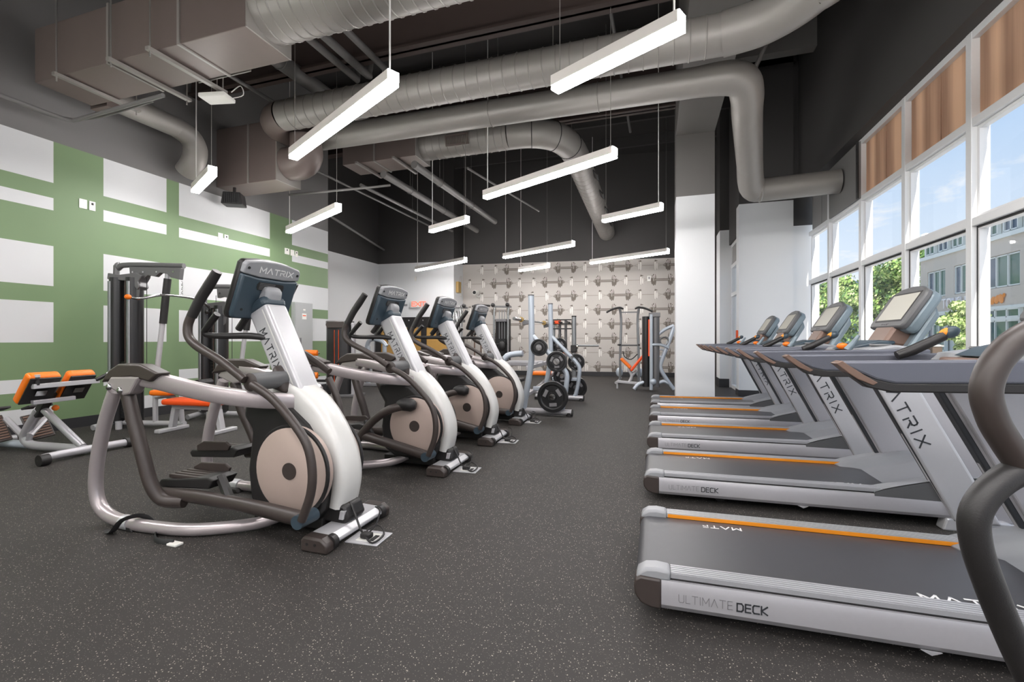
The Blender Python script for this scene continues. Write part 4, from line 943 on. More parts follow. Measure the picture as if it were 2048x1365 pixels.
# floor sockets with their leads, one before each elliptical
def socket(x, y, label):
    t = thing('floor_socket', label, 'socket', (x, y, 0), R(3), 'floor sockets by the ellipticals')
    MB().box(-.1, .1, -.085, .085, 0, .006).build('cover_plate', 'silverw', t, smooth=0, bevel=.002)
    MB().box(-.05, .055, -.055, .05, .006, .009).build('lid', 'plate', t, smooth=0); MB().box(.03, .055, -.05, .02, .009, .012).build('finger_slot', 'gasket', t, smooth=0)
    return t
def lead(x, y, label):
    t = thing('power_lead', label, 'cable', (x, y, 0), 0, 'power leads of the ellipticals')
    MB().tube([(-.02, 0, .18), (.03, -.02, .12), (.07, -.03, .05), (.12, -.06, .03), (.2, -.1, .012), (.22, -.02, .03), (.15, .03, .05), (.1, 0, .03), (.14, -.07, .02)], .006, 6, k=4).build('lead', 'blackp', t)
    MB().tube([(.09, .09, .13), (.14, .06, .12), (.15, .0, .06), (.12, -.04, .025)], .005, 6, k=4).build('second_lead', 'blackp', t)
    MB().box(.1, .16, -.075, -.03, .012, .04).build('plug', 'blackp', t, smooth=0, bevel=.006)
n_ = ('nearest', 'second', 'third', 'farthest')
for i, (x, y) in enumerate(((-1.54, 2.2), (-1.54, 3.6), (-1.54, 4.73), (-1.58, 5.93))):
    socket(x, y, 'square floor socket plate beside the front foot of the %s elliptical' % n_[i])
    lead(x-.13, y+.03, 'black lead from the %s elliptical looping to its floor socket' % n_[i])
# =====================================================================
# STRENGTH MACHINES
# =====================================================================
def back_extension():
    t = thing('back_extension_bench', 'back extension bench with orange hip pads and ribbed footplates at the far left', 'exercise bench', (-5.6, 2.95, 0))
    MB().tube([(.43, -.36, .05), (.36, -.3, .055), (.35, 0, .055), (.37, .36, .05)], .038, 12, k=4).build('front_foot', 'silver', t)
    for y, x in ((-.36, .43), (.36, .37)): MB().cyl((x, y-.035, .05), (x, y+.035, .05), .05, 16).build('rubber_cap', 'blackp', t)
    MB().tube([(.35, 0, .055), (-.1, -.03, .055), (-.38, -.05, .06), (-.48, -.05, .12), (-.43, -.05, .22), (-.25, -.05, .42)], .042, 12, k=4).build('main_frame', 'silver', t)
    MB().tube([(-.42, -.05, .06), (-1.0, -.1, .055)], .04, 12).build('rear_rail', 'bluem', t); MB().cyl((-1.0, -.3, .05), (-1.0, .12, .05), .04, 12).build('rear_foot', 'silver', t)
    MB().beam((-.27, -.05, .4), (-.02, -.04, .68), .05, .05).build('slide_post', 'greyb', t, smooth=0, bevel=.006)
    MB().beam((-.28, -.05, .36), (-.08, -.04, .6), .07, .07).build('post_sleeve', 'blackp', t, smooth=0, bevel=.008)
    MB().tube([(-.2, -.04, .42), (.3, 0, .08)], .034, 12).build('strut', 'silver', t)
    MB().ell((-.16, .03, .43), (.03, .03, .03), 10, 6).build('lock_knob', 'orange', t)
    MB().beam((.09, -.27, .68), (.1, .25, .69), .05, .045).build('upper_bar', 'silverw', t, smooth=0, bevel=.005)
    MB().beam((-.02, -.22, .52), (.0, .1, .53), .05, .04).build('lower_bar', 'silver', t, smooth=0, bevel=.005)
    rot = Matrix.Rotation(R(-35), 3, 'Y')
    for y, h in ((-.18, .125), (.115, .115)):
        p = MB().obox((-.02, y, .66), (.045, h, .17), Matrix.Rotation(R(38), 3, 'Y')).build('hip_pad', 'orange', t, smooth=0, bevel=.03, seg=4)
        MB().obox((.022, y, .632), (.008, h*.92, .155), Matrix.Rotation(R(38), 3, 'Y')).build('pad_board', 'blackp', p, smooth=0, bevel=.004)
        MB().obox((.034, y, .61), (.006, .04, .03), Matrix.Rotation(R(38), 3, 'Y')).build('pad_clip', 'chrome', p, smooth=0)
    for (a, b) in (((.1, -.24, .69), (.1, -.24, .79)), ((.11, .22, .7), (.18, .32, .775))):
        a, b = V(a), V(b); g = MB().cyl(a, a+(b-a)*.75, .019, 12).build('hand_grip', 'blackp', t); MB().cyl(a+(b-a)*.75, b, .021, 12).build('grip_end', 'silverw', g)
    for y, x in ((-.17, -.72), (.1, -.58)):
        pr = Matrix.Rotation(R(52), 3, 'Y') @ Matrix.Rotation(R(14), 3, 'X'); c = V((x, y, .21))
        fp = MB().obox(c, (.15, .095, .012), pr).build('footplate', 'brownp', t, smooth=0, bevel=.008)
        m = MB()
        for k in range(9): m.obox(c+pr @ V((-.12+.03*k, 0, .014)), (.008, .08, .006), pr)
        m.build('footplate_rib', 'railtip', fp, smooth=0)
        MB().obox(c+V((-.05, .02, .2)), (.07, .1, .012), Matrix.Rotation(R(-15), 3, 'Y')).build('heel_hook', 'blackp', t, smooth=0, bevel=.006)
        MB().tube([(x+.06, y+.06, .32), (x+.2, -.06, .16), (-.42, -.05, .1)], .028, 8).build('plate_arm', 'silver', t)
back_extension()
def pulldown(name, label, loc, rz, H, zb, seat, handle):
    t = thing(name, label, 'weight machine', loc, rz)
    for s, x in ((-1, -.12), (1, .1)):
        MB().tube([(x, 0, .08), (x, 0, H)], .085, 18, flat=1.2, up=(0, 1, 0)).build('stack_shroud', 'blackm', t)
        MB().tube([(x-.03 if s < 0 else x+.0, -.085, .1), (x-.03 if s < 0 else x, -.085, H-.05)], .03, 10, flat=.7, up=(0, 1, 0)).build('shroud_strip', 'steel', t)
    m = MB()
    for k in range(16): m.box(-.04, .03, -.05, .05, .12+.045*k, .16+.045*k)
    m.build('weight_stack', 'iron', t, smooth=0)
    MB().cyl((.03, -.06, .1), (.03, -.06, H-.04), .006, 6).build('guide_rod', 'railtip', t)  # rod tinted copper in place of a thin reddish reflection
    MB().prism([(-.21, H-.02), (.1, H-.05), (.19, H-.16), (.23, H-.12), (.21, H-.06), (.26, H+.02), (.18, H+.06), (-.1, H+.03), (-.2, H+.06)], -.07, .07, 'y').build('top_bracket', 'charm', t, smooth=0, bevel=.01)
    MB().prism([(.02, H-.23), (.15, H-.3), (.2, H-.25), (.22, H-.06), (.1, H-.05)], -.055, -.045, 'y').build('bracket_plate', 'charm', t, smooth=0)
    MB().tube([(-.17, .02, .05), (-.17, .02, zb-.16), (-.13, .02, zb-.04), (0, .02, zb), (.74, .02, zb-.02)], .034, 12, k=4).build('top_frame', 'charm', t)
    g = MB().prism([(.05, zb-.03), (.74, zb-.05), (.72, zb-.2), (.6, zb-.17), (.55, zb-.12), (.46, zb-.11), (.4, zb-.16), (.3, zb-.14), (.25, zb-.18), (.15, zb-.15), (.06, zb-.17)], -.03, .03, 'y').build('pulley_cover', 'charm', t, smooth=0, bevel=.006)
    m = MB()
    for x in (.1, .24, .42, .64): m.cyl((x, -.032, zb-.1), (x, -.036, zb-.1), .012, 8)
    m.build('cover_bolt', 'chrome', g)
    for x in (.02, .2, .26): MB().cyl((x, 0, .5 if x > .2 else H), (x, 0, zb-.13), .004, 5).build('cable', 'gasket', t)
    MB().tube([(.53, .02, zb-.05), (.50, .02, zb-.35), (.42, .02, 1.05), (.36, .02, .5), (.36, .02, .03)], .03, 12, k=3).build('front_post', 'silverw', t)
    MB().tube([(.522, .02, zb-.18), (.503, .02, zb-.33), (.46, .02, max(1.25, zb-.75))], .042, 12).build('foam_sleeve', 'blackp', t)
    if handle:
        c = MB()
        for k in range(7): c.torus((.73, 0, zb-.23-.025*k), (1, 0, 0) if k % 2 else (0, 1, 0), .011, .003, 8, 5)
        br = MB().tube([(.6, -.6, zb-.47), (.66, -.52, zb-.48), (.71, -.3, zb-.42), (.73, 0, zb-.41), (.71, .3, zb-.43), (.66, .55, zb-.5), (.6, .65, zb-.56)], .016, 10, k=4).build('pull_bar', 'chrome', t)
        c.build('chain', 'chrome', br)
        for s_ in (-1, 1): MB().ell((.6 if s_ < 0 else .59, s_*.62, zb-.47 if s_ < 0 else zb-.565), (.03, .04, .03), 10, 6).build('bar_end', 'orange' if s_ < 0 else 'blackp', br)
    MB().tube([(-.2, -.26, .04), (-.17, 0, .06), (-.2, .26, .04)], .036, 10, k=3).build('rear_foot', 'silverw', t)
    MB().tube([(-.17, 0, .06), (.3, .02, .05), (.75, .02, .05)], .034, 10).build('base_rail', 'silverw', t)
    for y in (-.14, .14): MB().cyl((.02 if y < 0 else -.02, y, 0), (.02 if y < 0 else -.02, y, .1), .035, 12).build('floor_foot', 'silverw', t)
    if seat:
        MB().box(.42, .68, -.16, .14, .42, .49).build('seat_pad', 'orange', t, smooth=0, bevel=.03, seg=4)
        MB().tube([(.36, .02, .38), (.55, .02, .4), (.68, .02, .3), (.72, .02, .03)], .03, 10, k=3).build('seat_frame', 'silverw', t)
        for y in (-.16, .2): MB().cyl((.86, y-.12, .55), (.86, y+.12, .55), .05, 14).build('knee_roller', 'blackp', t)
        MB().tube([(.86, -.25, .55), (.86, .3, .55)], .012, 6).tube([(.86, .02, .55), (.72, .02, .3)], .02, 8).build('roller_bar', 'silver', t)
MAT['blackm'] = M('black lacquered steel shroud', (46, 45, 46), .28, .3, coat=.2, noise=.1, nscale=6)
MAT['steel'] = M('brushed steel strip', (150, 152, 154), .3, .7, noise=.05)
MAT['charm'] = M('charcoal metallic paint', (112, 111, 112), .4, .35, noise=.04)
pulldown('lat_pulldown', 'tall lat pulldown station with chained pull bar before the green mural', (-6.42, 4.05, 0), R(14), 1.9, 2.07, True, True)
pulldown('low_row_station', 'shorter cable row station behind the console of the nearest elliptical', (-6.05, 4.95, 0), R(14), 1.6, 1.88, False, False)
def pad_bench(name, label, loc, rz, mat, L_=.75):
    t = thing(name, label, 'exercise bench', loc, rz)
    MB().box(-L_/2, L_/2, -.14, .14, .33, .40).build('pad', mat, t, smooth=0, bevel=.028, seg=4)
    MB().box(-L_/2+.04, L_/2-.04, -.03, .03, .27, .33).build('rail', 'silverw', t, smooth=0, bevel=.006)
    for s in (-1, 1):
        MB().beam((s*(L_/2-.07), 0, .28), (s*(L_/2-.02), 0, .03), .07, .06).build('leg', 'silverw', t, smooth=0, bevel=.008)
        MB().box(s*(L_/2-.02)-.04, s*(L_/2-.02)+.04, -.2, .2, 0, .045).build('foot_bar', 'silverw', t, smooth=0, bevel=.01)
pad_bench('flat_bench', 'low red orange bench pad on silver legs beside the lat pulldown', (-5.3, 4.1, 0), R(6), 'oranger')
def leg_curl():
    t = thing('leg_curl_machine', 'black weight tower with an orange edged slot and orange leg rollers by the grey cabinet', 'weight machine', (-5.93, 7.5, 0), R(17))
    pf = [(-.25, .1), (-.25, -.02), (-.2, -.1), (-.08, -.13), (.08, -.13), (.2, -.1), (.25, -.02), (.25, .1)]
    MB().prism(pf, .03, 1.4, 'z').build('shroud', 'blackm', t, smooth=35)
    MB().prism([(a*1.04, b*1.06) for a, b in pf], 1.4, 1.48, 'z').build('top_cap', 'charm', t, smooth=35, bevel=.01)
    MB().prism([(-.18, 1.34), (.14, 1.34), (.17, 1.4), (.14, 1.46), (-.18, 1.46), (-.21, 1.4)], -.155, -.13, 'y').build('badge', 'brownp', t, smooth=0, bevel=.006)
    MB().box(-.035, .035, -.142, -.128, .12, 1.3).build('slot', 'gasket', t, smooth=0)
    for x in (-.042, .038): MB().box(x-.003, x+.003, -.147, -.128, .1, 1.3).build('slot_edge', 'oranger', t, smooth=0)
    MB().box(.25, .31, -.06, .06, 0, 1.44).build('side_post', 'silver', t, smooth=0, bevel=.01)
    MB().box(-.35, .45, -.2, .2, 0, .05).build('base_plate', 'charm', t, smooth=0, bevel=.01)
    for (x, y, z, l) in ((-.52, -.15, .85, .16), (-.42, -.3, .43, .13), (-.6, -.1, .56, .12)):
        r = MB().lathe([(.03, -l), (.06, -l+.015), (.065, 0), (.06, l-.015), (.03, l)], (x, y, z), (1, .15, 0), 18).build('leg_roller', 'orange', t)
        MB().cyl((x-l-.06, y-.02, z), (x+l+.03, y+.01, z), .014, 8).build('roller_axle', 'chrome', r)
    MB().tube([(-.6, .05, .03), (-.62, .0, .5), (-.55, -.08, .86)], .025, 8, k=3).tube([(-.6, .05, .3), (-.25, .05, .3)], .025, 8).tube([(-.62, -.02, .45), (-.5, -.2, .43)], .02, 8).build('arm_frame', 'blackp', t)
    MB().tube([(-.8, -.2, .03), (-.6, .05, .05), (-.25, .05, .04)], .03, 8).build('floor_rail', 'silver', t)
    MB().box(-.85, -.62, -.1, .15, .48, .54).build('seat_pad', 'orange', t, smooth=0, bevel=.02)
leg_curl()
# flat plate-loaded bench: two goal-post frames with plate horns
def bench_press():
    t = thing('olympic_bench', 'silver plate storage bench station with two tall round uprights', 'exercise bench', (-1.85, 7.4, 0))
    o = V((-1.85, 7.4, 0)); L = lambda x, y, z: V((x, y, z))-o
    for y, dx in ((6.55, 0), (8.25, -.09)):
        MB().tube([L(-1.775+dx, y, 1.77), L(-1.765+dx, y, 1.04), L(-1.775+dx, y, .75), L(-1.86+dx, y, .25), L(-1.89+dx, y, .06)], .045, 14, k=3).build('upright', 'bluem', t)
        MB().cyl(L(-1.775+dx, y, 1.765), L(-1.775+dx, y, 1.785), .047, 14).build('upright_cap', 'charm', t)
        MB().tube([L(-1.75+dx, y, 1.17), L(-1.46+dx, y, .87), L(-1.27+dx, y, .67), L(-1.235+dx, y, .52), L(-1.3+dx, y, .12), L(-1.38+dx, y, .06)], .036, 12, k=3).build('brace', 'bluem', t)
        MB().tube([L(-2.05+dx, y, .055), L(-1.16+dx, y, .055)], .045, 14).build('foot_tube', 'silver', t)
        for x in (-2.03, -1.2): MB().cyl(L(x+dx, y, 0), L(x+dx, y, .05), .05, 14).build('rubber_foot', 'blackp', t)
        MB().cyl(L(-1.165+dx, y, .055), L(-1.15+dx, y, .055), .049, 14).build('tube_cap', 'blackp', t)
        MB().beam(L(-1.74+dx, y, .39), L(-1.28+dx, y, .39), .05, .06).build('cross_bar', 'bluem', t, smooth=0, bevel=.008)
        for (px, pz) in ((-1.62, 1.0), (-1.36, .8), (-1.42, .29)):
            MB().cyl(L(px+dx, y-.1, pz), L(px+dx, y+.1, pz), .024, 10).build('plate_horn', 'chrome', t)
        MB().beam(L(-1.77+dx, y, 1.38), L(-1.9+dx, y, 1.36), .05, .06).build('bar_hook', 'charm', t, smooth=0, bevel=.006)
    for z, h in ((.69, .06), (.30, .05)): MB().beam(L(-1.83, 6.55, z), L(-1.92, 8.25, z), .06, h).build('cross_beam', 'silver', t, smooth=0, bevel=.006)
    for q in (-.2, .2): MB().box(-.62, .0, q, q+.06, .68, .75).build('side_rail', 'silver', t, smooth=0, bevel=.01)
    MB().box(-.52, -.3, -.14, .14, .40, .46).build('seat_pad', 'blackp', t, smooth=0, bevel=.02); MB().box(-.44, -.38, -.03, .03, 0, .4).build('seat_post', 'charm', t, smooth=0, bevel=.006)
    MB().tube([L(-2.6, 7.3, .55), L(-2.45, 7.35, .8), L(-2.35, 7.4, .86), L(-2.15, 7.4, .88)], .05, 10, k=3).build('back_arm', 'bluem', t)
    MB().tube([L(-2.6, 7.3, 0), L(-2.6, 7.3, .55)], .04, 10).build('back_post', 'bluem', t)
bench_press()
t = thing('barbell', 'chrome barbell racked on the tall silver uprights', 'barbell', (-1.96, 7.4, 1.42))
MB().cyl((0, -.75, 0), (0, .75, 0), .015, 12).build('bar', 'chrome', t)
for s in (-1, 1): MB().cyl((0, s*.75, 0), (0, s*1.1, 0), .026, 14).build('sleeve', 'chrome', t); MB().cyl((0, s*.73, 0), (0, s*.755, 0), .042, 14).build('collar', 'gold', t)
def plate(r, label, loc, holes=True, th=.03):
    t = thing('weight_plate', label, 'weight plate', loc, 0, 'black weight plates on the bench station')
    prof = [(.025, -th), (.06, -th), (.065, -th*.6), (r*.72, -th*.55), (r*.8, -th), (r*.97, -th), (r, -th*.6), (r, th*.6), (r*.97, th), (r*.8, th), (r*.72, th*.55), (.065, th*.6), (.06, th), (.025, th)]
    MB().lathe(prof, (0, 0, 0), (0, 1, 0), 36).build('disc', 'iron', t, smooth=35)
    MB().lathe([(.027, -th-.004), (.045, -th-.003), (.045, -th), (.027, -th)], (0, 0, 0), (0, 1, 0), 18).build('hub_ring', 'chrome', t)
    if holes:
        for k in range(3):
            a = k*2.094+.6; c = V((math.cos(a)*r*.5, -th*.62, math.sin(a)*r*.5)); rot = Matrix.Rotation(-a, 3, 'Y')
            MB().obox(c, (r*.11, .003, r*.24), rot).build('grip_slot', 'inkl', t, smooth=0, bevel=.002)
        m = MB(); w_ = letters(m, 'X', (-r*.1, -th-.0005, r*.82), (1, 0, 0), (0, 0, 1), r*.12, .2, .3) if False else None
    return t
for r, lb, lc in ((.125, 'small plain black weight plate, topmost on the nearer brace', (-1.62, 6.43, 1.0)), (.15, 'medium black weight plate with three grip slots, middle of the nearer brace', (-1.36, 6.43, .8)),
                  (.225, 'largest black weight plate, lowest on the nearer brace', (-1.42, 6.43, .29)), (.15, 'medium black weight plate at the top of the farther brace', (-1.72, 8.34, 1.0)),
                  (.155, 'black weight plate showing past the bend of the farther brace', (-1.40, 8.34, .70)), (.2, 'large black weight plate, lowest on the farther brace', (-1.40, 8.34, .235)),
                  (.17, 'black weight plate on the inner side of the farther upright, above the seat', (-1.62, 8.16, .45))):
    plate(r, lb, lc, 'plain' not in lb)
def seated(name, label, loc, rz=0):
    t = thing(name, label, 'exercise bench', loc, rz)
    MB().box(-.3, .1, -.18, .18, .40, .47).build('seat_pad', 'orange', t, smooth=0, bevel=.025, seg=3)
    MB().obox((.28, 0, .78), (.035, .24, .24), Matrix.Rotation(R(14), 3, 'Y')).build('back_pad', 'orange', t, smooth=0, bevel=.025, seg=3)
    MB().tube([(-.3, 0, .06), (.05, 0, .36), (.34, 0, .7), (.4, 0, .95)], .035, 10, k=3).build('frame', 'silver', t)
    MB().tube([(-.45, 0, .05), (.6, 0, .05)], .035, 10).build('floor_rail', 'silver', t)
    for x in (-.4, .55): MB().cyl((x, -.25, .04), (x, .25, .04), .04, 10).build('foot_tube', 'silver', t)
seated('incline_bench', 'orange padded seat half hidden behind the plate bench', (-2.1, 8.95, 0))
# half rack with chromed posts behind the plate bench
def half_rack():
    t = thing('half_rack', 'dark half rack with round steel posts and one horn arm by the wallpaper', 'rack', (-2.1, 11.0, 0))
    MB().cyl((.2, 0, 0), (.2, 0, 1.66), .055, 14).build('front_post', 'steel', t); MB().cyl((.2, 0, 1.66), (.2, 0, 1.69), .058, 14).build('post_cap', 'blackp', t)
    for x in (-.35, -.2, -.05): MB().cyl((x, .25, 0), (x, .25, 1.6), .035, 10).build('rear_post', 'charm' if x > -.3 else 'steel', t)
    for z in (1.38, 1.5, 1.6):
        MB().beam((-.4, .1, z), (.12, .1, z), .04, .03).build('top_bar', 'blackp', t, smooth=0)
    MB().box(-.3, -.16, .05, .2, 1.5, 1.58).build('red_block', 'oranger', t, smooth=0, bevel=.01)
    for x in (-.3, -.15, .05): MB().cyl((x, -.1, 1.54), (x, .25, 1.54), .022, 8).build('peg', 'blackp', t)
    MB().cyl((.22, 0, .965), (.8, 0, .965), .024, 12).build('horn_arm', 'steel', t); MB().cyl((.22, 0, .94), (.3, 0, .94), .05, 12).build('horn_sleeve', 'chrome', t)
    MB().box(.13, .27, -.09, .09, .8, .98).build('carriage', 'blackp', t, smooth=0, bevel=.02)
    MB().box(-.5, .5, -.04, .04, 0, .06).build('base', 'charm', t, smooth=0, bevel=.01); MB().box(-.4, -.02, .1, .2, .1, 1.05).build('back_panel', 'blackp', t, smooth=0, bevel=.01)
half_rack()
def cable_tower():
    t = thing('cable_crossover', 'chrome cable crossover with dark weight stacks in the back corner by the wallpaper', 'weight machine', (-4.75, 12.3, 0))
    for x in (-.95, -.72, .32, .74):
        MB().tube([(x, 0, 0), (x, 0, 1.9), (x+(.06 if x > 0 else -.06), 0, 2.05)], .032, 12, k=2).build('chrome_post', 'chrome', t)
    for x0, x1 in ((-1.0, -.6), (.3, .74)):
        MB().beam((x0, 0, 2.06), (x1+.1, 0, 2.04), .07, .05).build('top_bar', 'charm', t, smooth=0, bevel=.01)
        for x in (x0, x1): MB().lathe([(.02, -.05), (.055, -.03), (.055, .03), (.02, .05)], (x, -.05, 2.1), (0, 1, 0), 14).build('pulley', 'blackp', t)
        s = MB()
        for k in range(22): s.box((x0+x1)/2-.13, (x0+x1)/2+.15, -.02, .12, .15+.045*k, .19+.045*k)
        s.build('weight_stack', 'iron', t, smooth=0)
        for q in (-.06, .02, .1): MB().cyl(((x0+x1)/2+q, .05, .1), ((x0+x1)/2+q, .05, 1.95), .012, 6).build('guide_rod', 'steel', t)
        MB().box((x0+x1)/2-.15, (x0+x1)/2+.17, -.03, .13, 1.62, 1.7).build('stack_cap', 'charm', t, smooth=0, bevel=.01)
        MB().box(x0-.05, x1+.1, -.3, .3, 0, .05).build('base_plate', 'charm', t, smooth=0, bevel=.01)
    MB().tube([(-.35, 0, 2.08), (-.05, -.05, 2.1), (.2, 0, 2.08)], .03, 10, k=3).build('chin_bar', 'blackp', t)
    for x in (-.3, -.1): MB().tube([(x, .05, 0), (x, .05, 1.45), (x+.08, .05, 1.55), (x+.18, .05, 1.55)], .022, 8, k=3).build('inner_post', 'railtip', t)
    MB().tube([(-.85, -.08, 1.95), (-.78, -.1, 1.6), (-.8, -.1, 1.3)], .03, 8, k=3).build('hanging_rope', 'chrome', t)
    MB().tube([(.1, -.2, .98), (.7, -.2, .98)], .02, 8).build('press_bar', 'blackp', t); MB().ell((.62, -.2, .93), (.1, .06, .14), 10, 6).build('press_pad', 'blackp', t)
    MB().box(.3, .76, .16, .2, .1, 1.7).build('rear_screen', 'blackp', t, smooth=0, bevel=.01)
cable_tower()
def dip_tower():
    t = thing('chin_dip_tower', 'slim chin and dip tower with curved top grips in front of the wallpaper', 'exercise tower', (-.64, 11.8, 0))
    for s in (-1, 1):
        MB().tube([(s*.23, 0, .03), (s*.22, 0, .9), (s*.2, 0, 1.6), (s*.235, -.05, 1.9)], .03, 10, k=3).build('upright', 'steel', t)
        MB().tube([(s*.14, -.05, 1.88), (s*.23, -.06, 1.915), (s*.4, -.06, 1.88), (s*.56, -.06, 1.8)], [.02, .03, .026, .024], 10, k=4).build('top_grip', 'blackp', t)
        MB().tube([(s*.22, 0, .98), (s*.25, -.3, .98)], .022, 8).build('dip_grip', 'blackp', t)
        MB().tube([(s*.3, -.35, .05), (s*.26, .1, .06), (s*.24, .35, .12)], .035, 10, k=3).build('foot_tube', 'silverw', t)
        MB().ell((s*.25, .1, .28), (.09, .05, .12), 10, 8).build('foot_cover', 'bluem', t)
    MB().tube([(-.2, 0, .97), (.2, 0, .97)], .02, 8).build('cross_bar', 'charm', t); MB().beam((-.2, 0, 1.8), (.2, 0, 1.8), .03, .03).build('top_bar', 'charm', t, smooth=0)
    MB().tube([(-.15, -.1, .82), (-.1, -.14, .68), (.05, -.14, .62), (.2, -.1, .75)], .012, 6, k=4).build('strap', 'gasket', t)
dip_tower()
def leg_press():
    t = thing('leg_press_machine', 'dark weight tower with pale frame and an orange reclined seat left of the column', 'weight machine', (-.1, 10.45, 0))
    for x, m_ in ((-.11, 'blackm'), (.09, 'charm')):
        MB().tube([(x, 0, .08), (x, 0, 1.62)], .085, 18, flat=1.3, up=(0, 1, 0)).build('stack_shroud', m_, t)
    MB().box(-.06, -.01, -.13, -.1, .75, 1.55).build('orange_flash', 'oranger', t, smooth=0)
    MB().tube([(.0, -.12, .02), (.0, -.12, 1.66)], .035, 12).build('front_post', 'bluem', t); MB().box(-.05, .19, -.14, .08, 1.6, 1.7).build('tower_cap', 'charm', t, smooth=0, bevel=.015)
    MB().tube([(.12, 0, 1.2), (.28, 0, 1.33), (.47, 0, 1.42)], .035, 10, k=3).build('press_arm', 'bluem', t)
    MB().tube([(.47, 0, 1.4), (.38, 0, 1.1), (.24, 0, .72), (.19, 0, .5), (.3, 0, .28), (.47, 0, .03)], .042, 12, k=3).build('side_frame', 'bluem', t)
    MB().tube([(.0, -.12, 1.0), (.2, -.1, 1.0), (.36, -.05, .93)], .03, 10, k=3).build('link_bar', 'bluem', t)
    MB().torus((.27, -.02, 1.08), (0, 1, 0), .09, .022, 20, 8).build('cam', 'charm', t); MB().torus((.2, -.02, .82), (0, 1, 0), .08, .016, 20, 8).build('cam', 'bluem', t)
    MB().tube([(-.36, -.1, .02), (-.27, -.08, .13), (-.1, -.05, .2)], .04, 10, k=3).build('floor_leg', 'bluem', t); MB().tube([(.1, 0, .13), (.25, .0, .2), (.36, 0, .16)], .04, 10, k=3).build('floor_leg', 'bluem', t)
    MB().ell((.04, -.13, .2), (.07, .05, .07), 12, 8).build('pivot_boss', 'bluem', t)
    MB().obox((-.3, .15, .59), (.03, .17, .22), Matrix.Rotation(R(38), 3, 'Y')).build('back_pad', 'oranger', t, smooth=0, bevel=.022, seg=3)
    MB().obox((-.55, .15, .58), (.03, .15, .15), Matrix.Rotation(R(-45), 3, 'Y')).build('seat_pad', 'orange', t, smooth=0, bevel=.022, seg=3)
    MB().beam((-.75, .15, .16), (-.15, .15, .12), .07, .06).build('seat_rail', 'silverw', t, smooth=0, bevel=.01)
    MB().tube([(-.48, .15, .14), (-.42, .15, .3), (-.5, .15, .45)], .035, 10, k=3).tube([(-.42, .15, .3), (-.3, .15, .42)], .03, 8).build('seat_frame', 'silverw', t)
    MB().cyl((-.74, .15, 0), (-.74, .15, .16), .02, 8).build('rail_leg', 'silverw', t)
leg_press()
def press():
    t = thing('shoulder_press_machine', 'pale blue grey seated press machine glimpsed behind the second elliptical', 'weight machine', (-6.3, 9.4, 0))
    MB().tube([(-.35, 0, .9), (-.28, 0, 1.08), (-.1, 0, 1.12), (.1, 0, 1.06), (.2, 0, .95)], .05, 10, k=3).build('arm_cover', 'bluem', t)
    MB().tube([(-.3, 0, .03), (-.3, 0, .95)], .05, 10).tube([(.15, 0, .03), (.15, 0, .98)], .05, 10).build('post', 'bluem', t)
    MB().box(-.5, .4, -.06, .06, 0, .07).build('base', 'silver', t, smooth=0, bevel=.01); MB().tube([(-.15, -.05, 1.1), (-.05, -.1, 1.2), (.05, -.1, 1.2)], .02, 8, k=3).build('hand_grip', 'blackp', t)
    MB().box(-.2, .1, -.2, .2, .45, .52).build('seat_pad', 'blackp', t, smooth=0, bevel=.02)
press()
# black frame with tan boards against the white back wall
def board_rack():
    t = thing('board_frame', 'black bolted steel frame holding tan plywood boards against the white back wall', 'rack', (-7.1, 12.45, 0))
    MB().box(-1.3, 1.3, -.06, .06, 1.5, 1.8).build('top_beam', 'blackp', t, smooth=0, bevel=.006)
    for x in (-1.25, -.12, .35, 1.25): MB().box(x-.09, x+.09, -.05, .05, 0, 1.5).build('post', 'blackp', t, smooth=0, bevel=.006)
    for a, b in ((-1.16, -.21), (-.03, .26), (.44, 1.16)): MB().box(a, b, -.02, .02, .6, 1.48).build('board', 'tan', t, smooth=0, bevel=.004)
    m = MB()
    for k in range(10): m.cyl((-1.1+.24*k, -.06, 1.7), (-1.1+.24*k, -.068, 1.7), .022, 8)
    m.build('bolt', 'chrome', t)
    MB().box(-1.0, -.55, -.07, -.06, 1.55, 1.63).build('name_strip', 'inkl', t, smooth=0); MB().box(-.9, -.6, -.024, -.02, .95, 1.25).build('notice', 'plate', t, smooth=0)
    MB().box(-1.3, 1.3, -.04, .04, 0, .1).build('bottom_rail', 'blackp', t, smooth=0)
board_rack()
# --- small wall and ceiling fittings ---
def wall_plate(y, z, w, label, kind):
    t = thing('wall_plate', label, 'wall plate', (-7.0, y, z), 0, 'white wall plates on the mural')
    MB().box(0, .008, -w/2, w/2, -.06, .06).build('cover', 'plate', t, smooth=0, bevel=.003)
    if kind:
        for s in (-1, 1): MB().box(.008, .01, -.012, .012, s*.025-.014, s*.025+.014).build('socket_face', 'gasket' if s > 0 else 'lamp', t, smooth=0)
    else:
        for s in (-1, 1): MB().cyl((.008, 0, s*.04), (.01, 0, s*.04), .004, 6).build('screw', 'wire', t)
wall_plate(3.9, 2.856, .085, 'blank white plate, left one of the pair high on the mural above the pulldown', 0)
wall_plate(4.0, 2.855, .07, 'white outlet plate, right one of the pair high on the mural above the pulldown', 1)
wall_plate(5.83, 2.85, .09, 'blank white plate, left one of the pair at the middle of the mural', 0)
wall_plate(5.94, 2.845, .075, 'white outlet plate, right one of the pair at the middle of the mural', 1)
wall_plate(7.28, 2.87, .12, 'white outlet plate, left one of three under the lamp at the mural end', 1)
wall_plate(7.42, 2.865, .1, 'blank white plate, middle one of three under the lamp at the mural end', 0)
wall_plate(7.53, 2.86, .07, 'white outlet plate, right one of three under the lamp at the mural end', 1)
t = thing('electric_cabinet', 'tall grey electric cabinet set on the white end of the mural wall', 'cabinet', (-6.99, 7.63, .15))
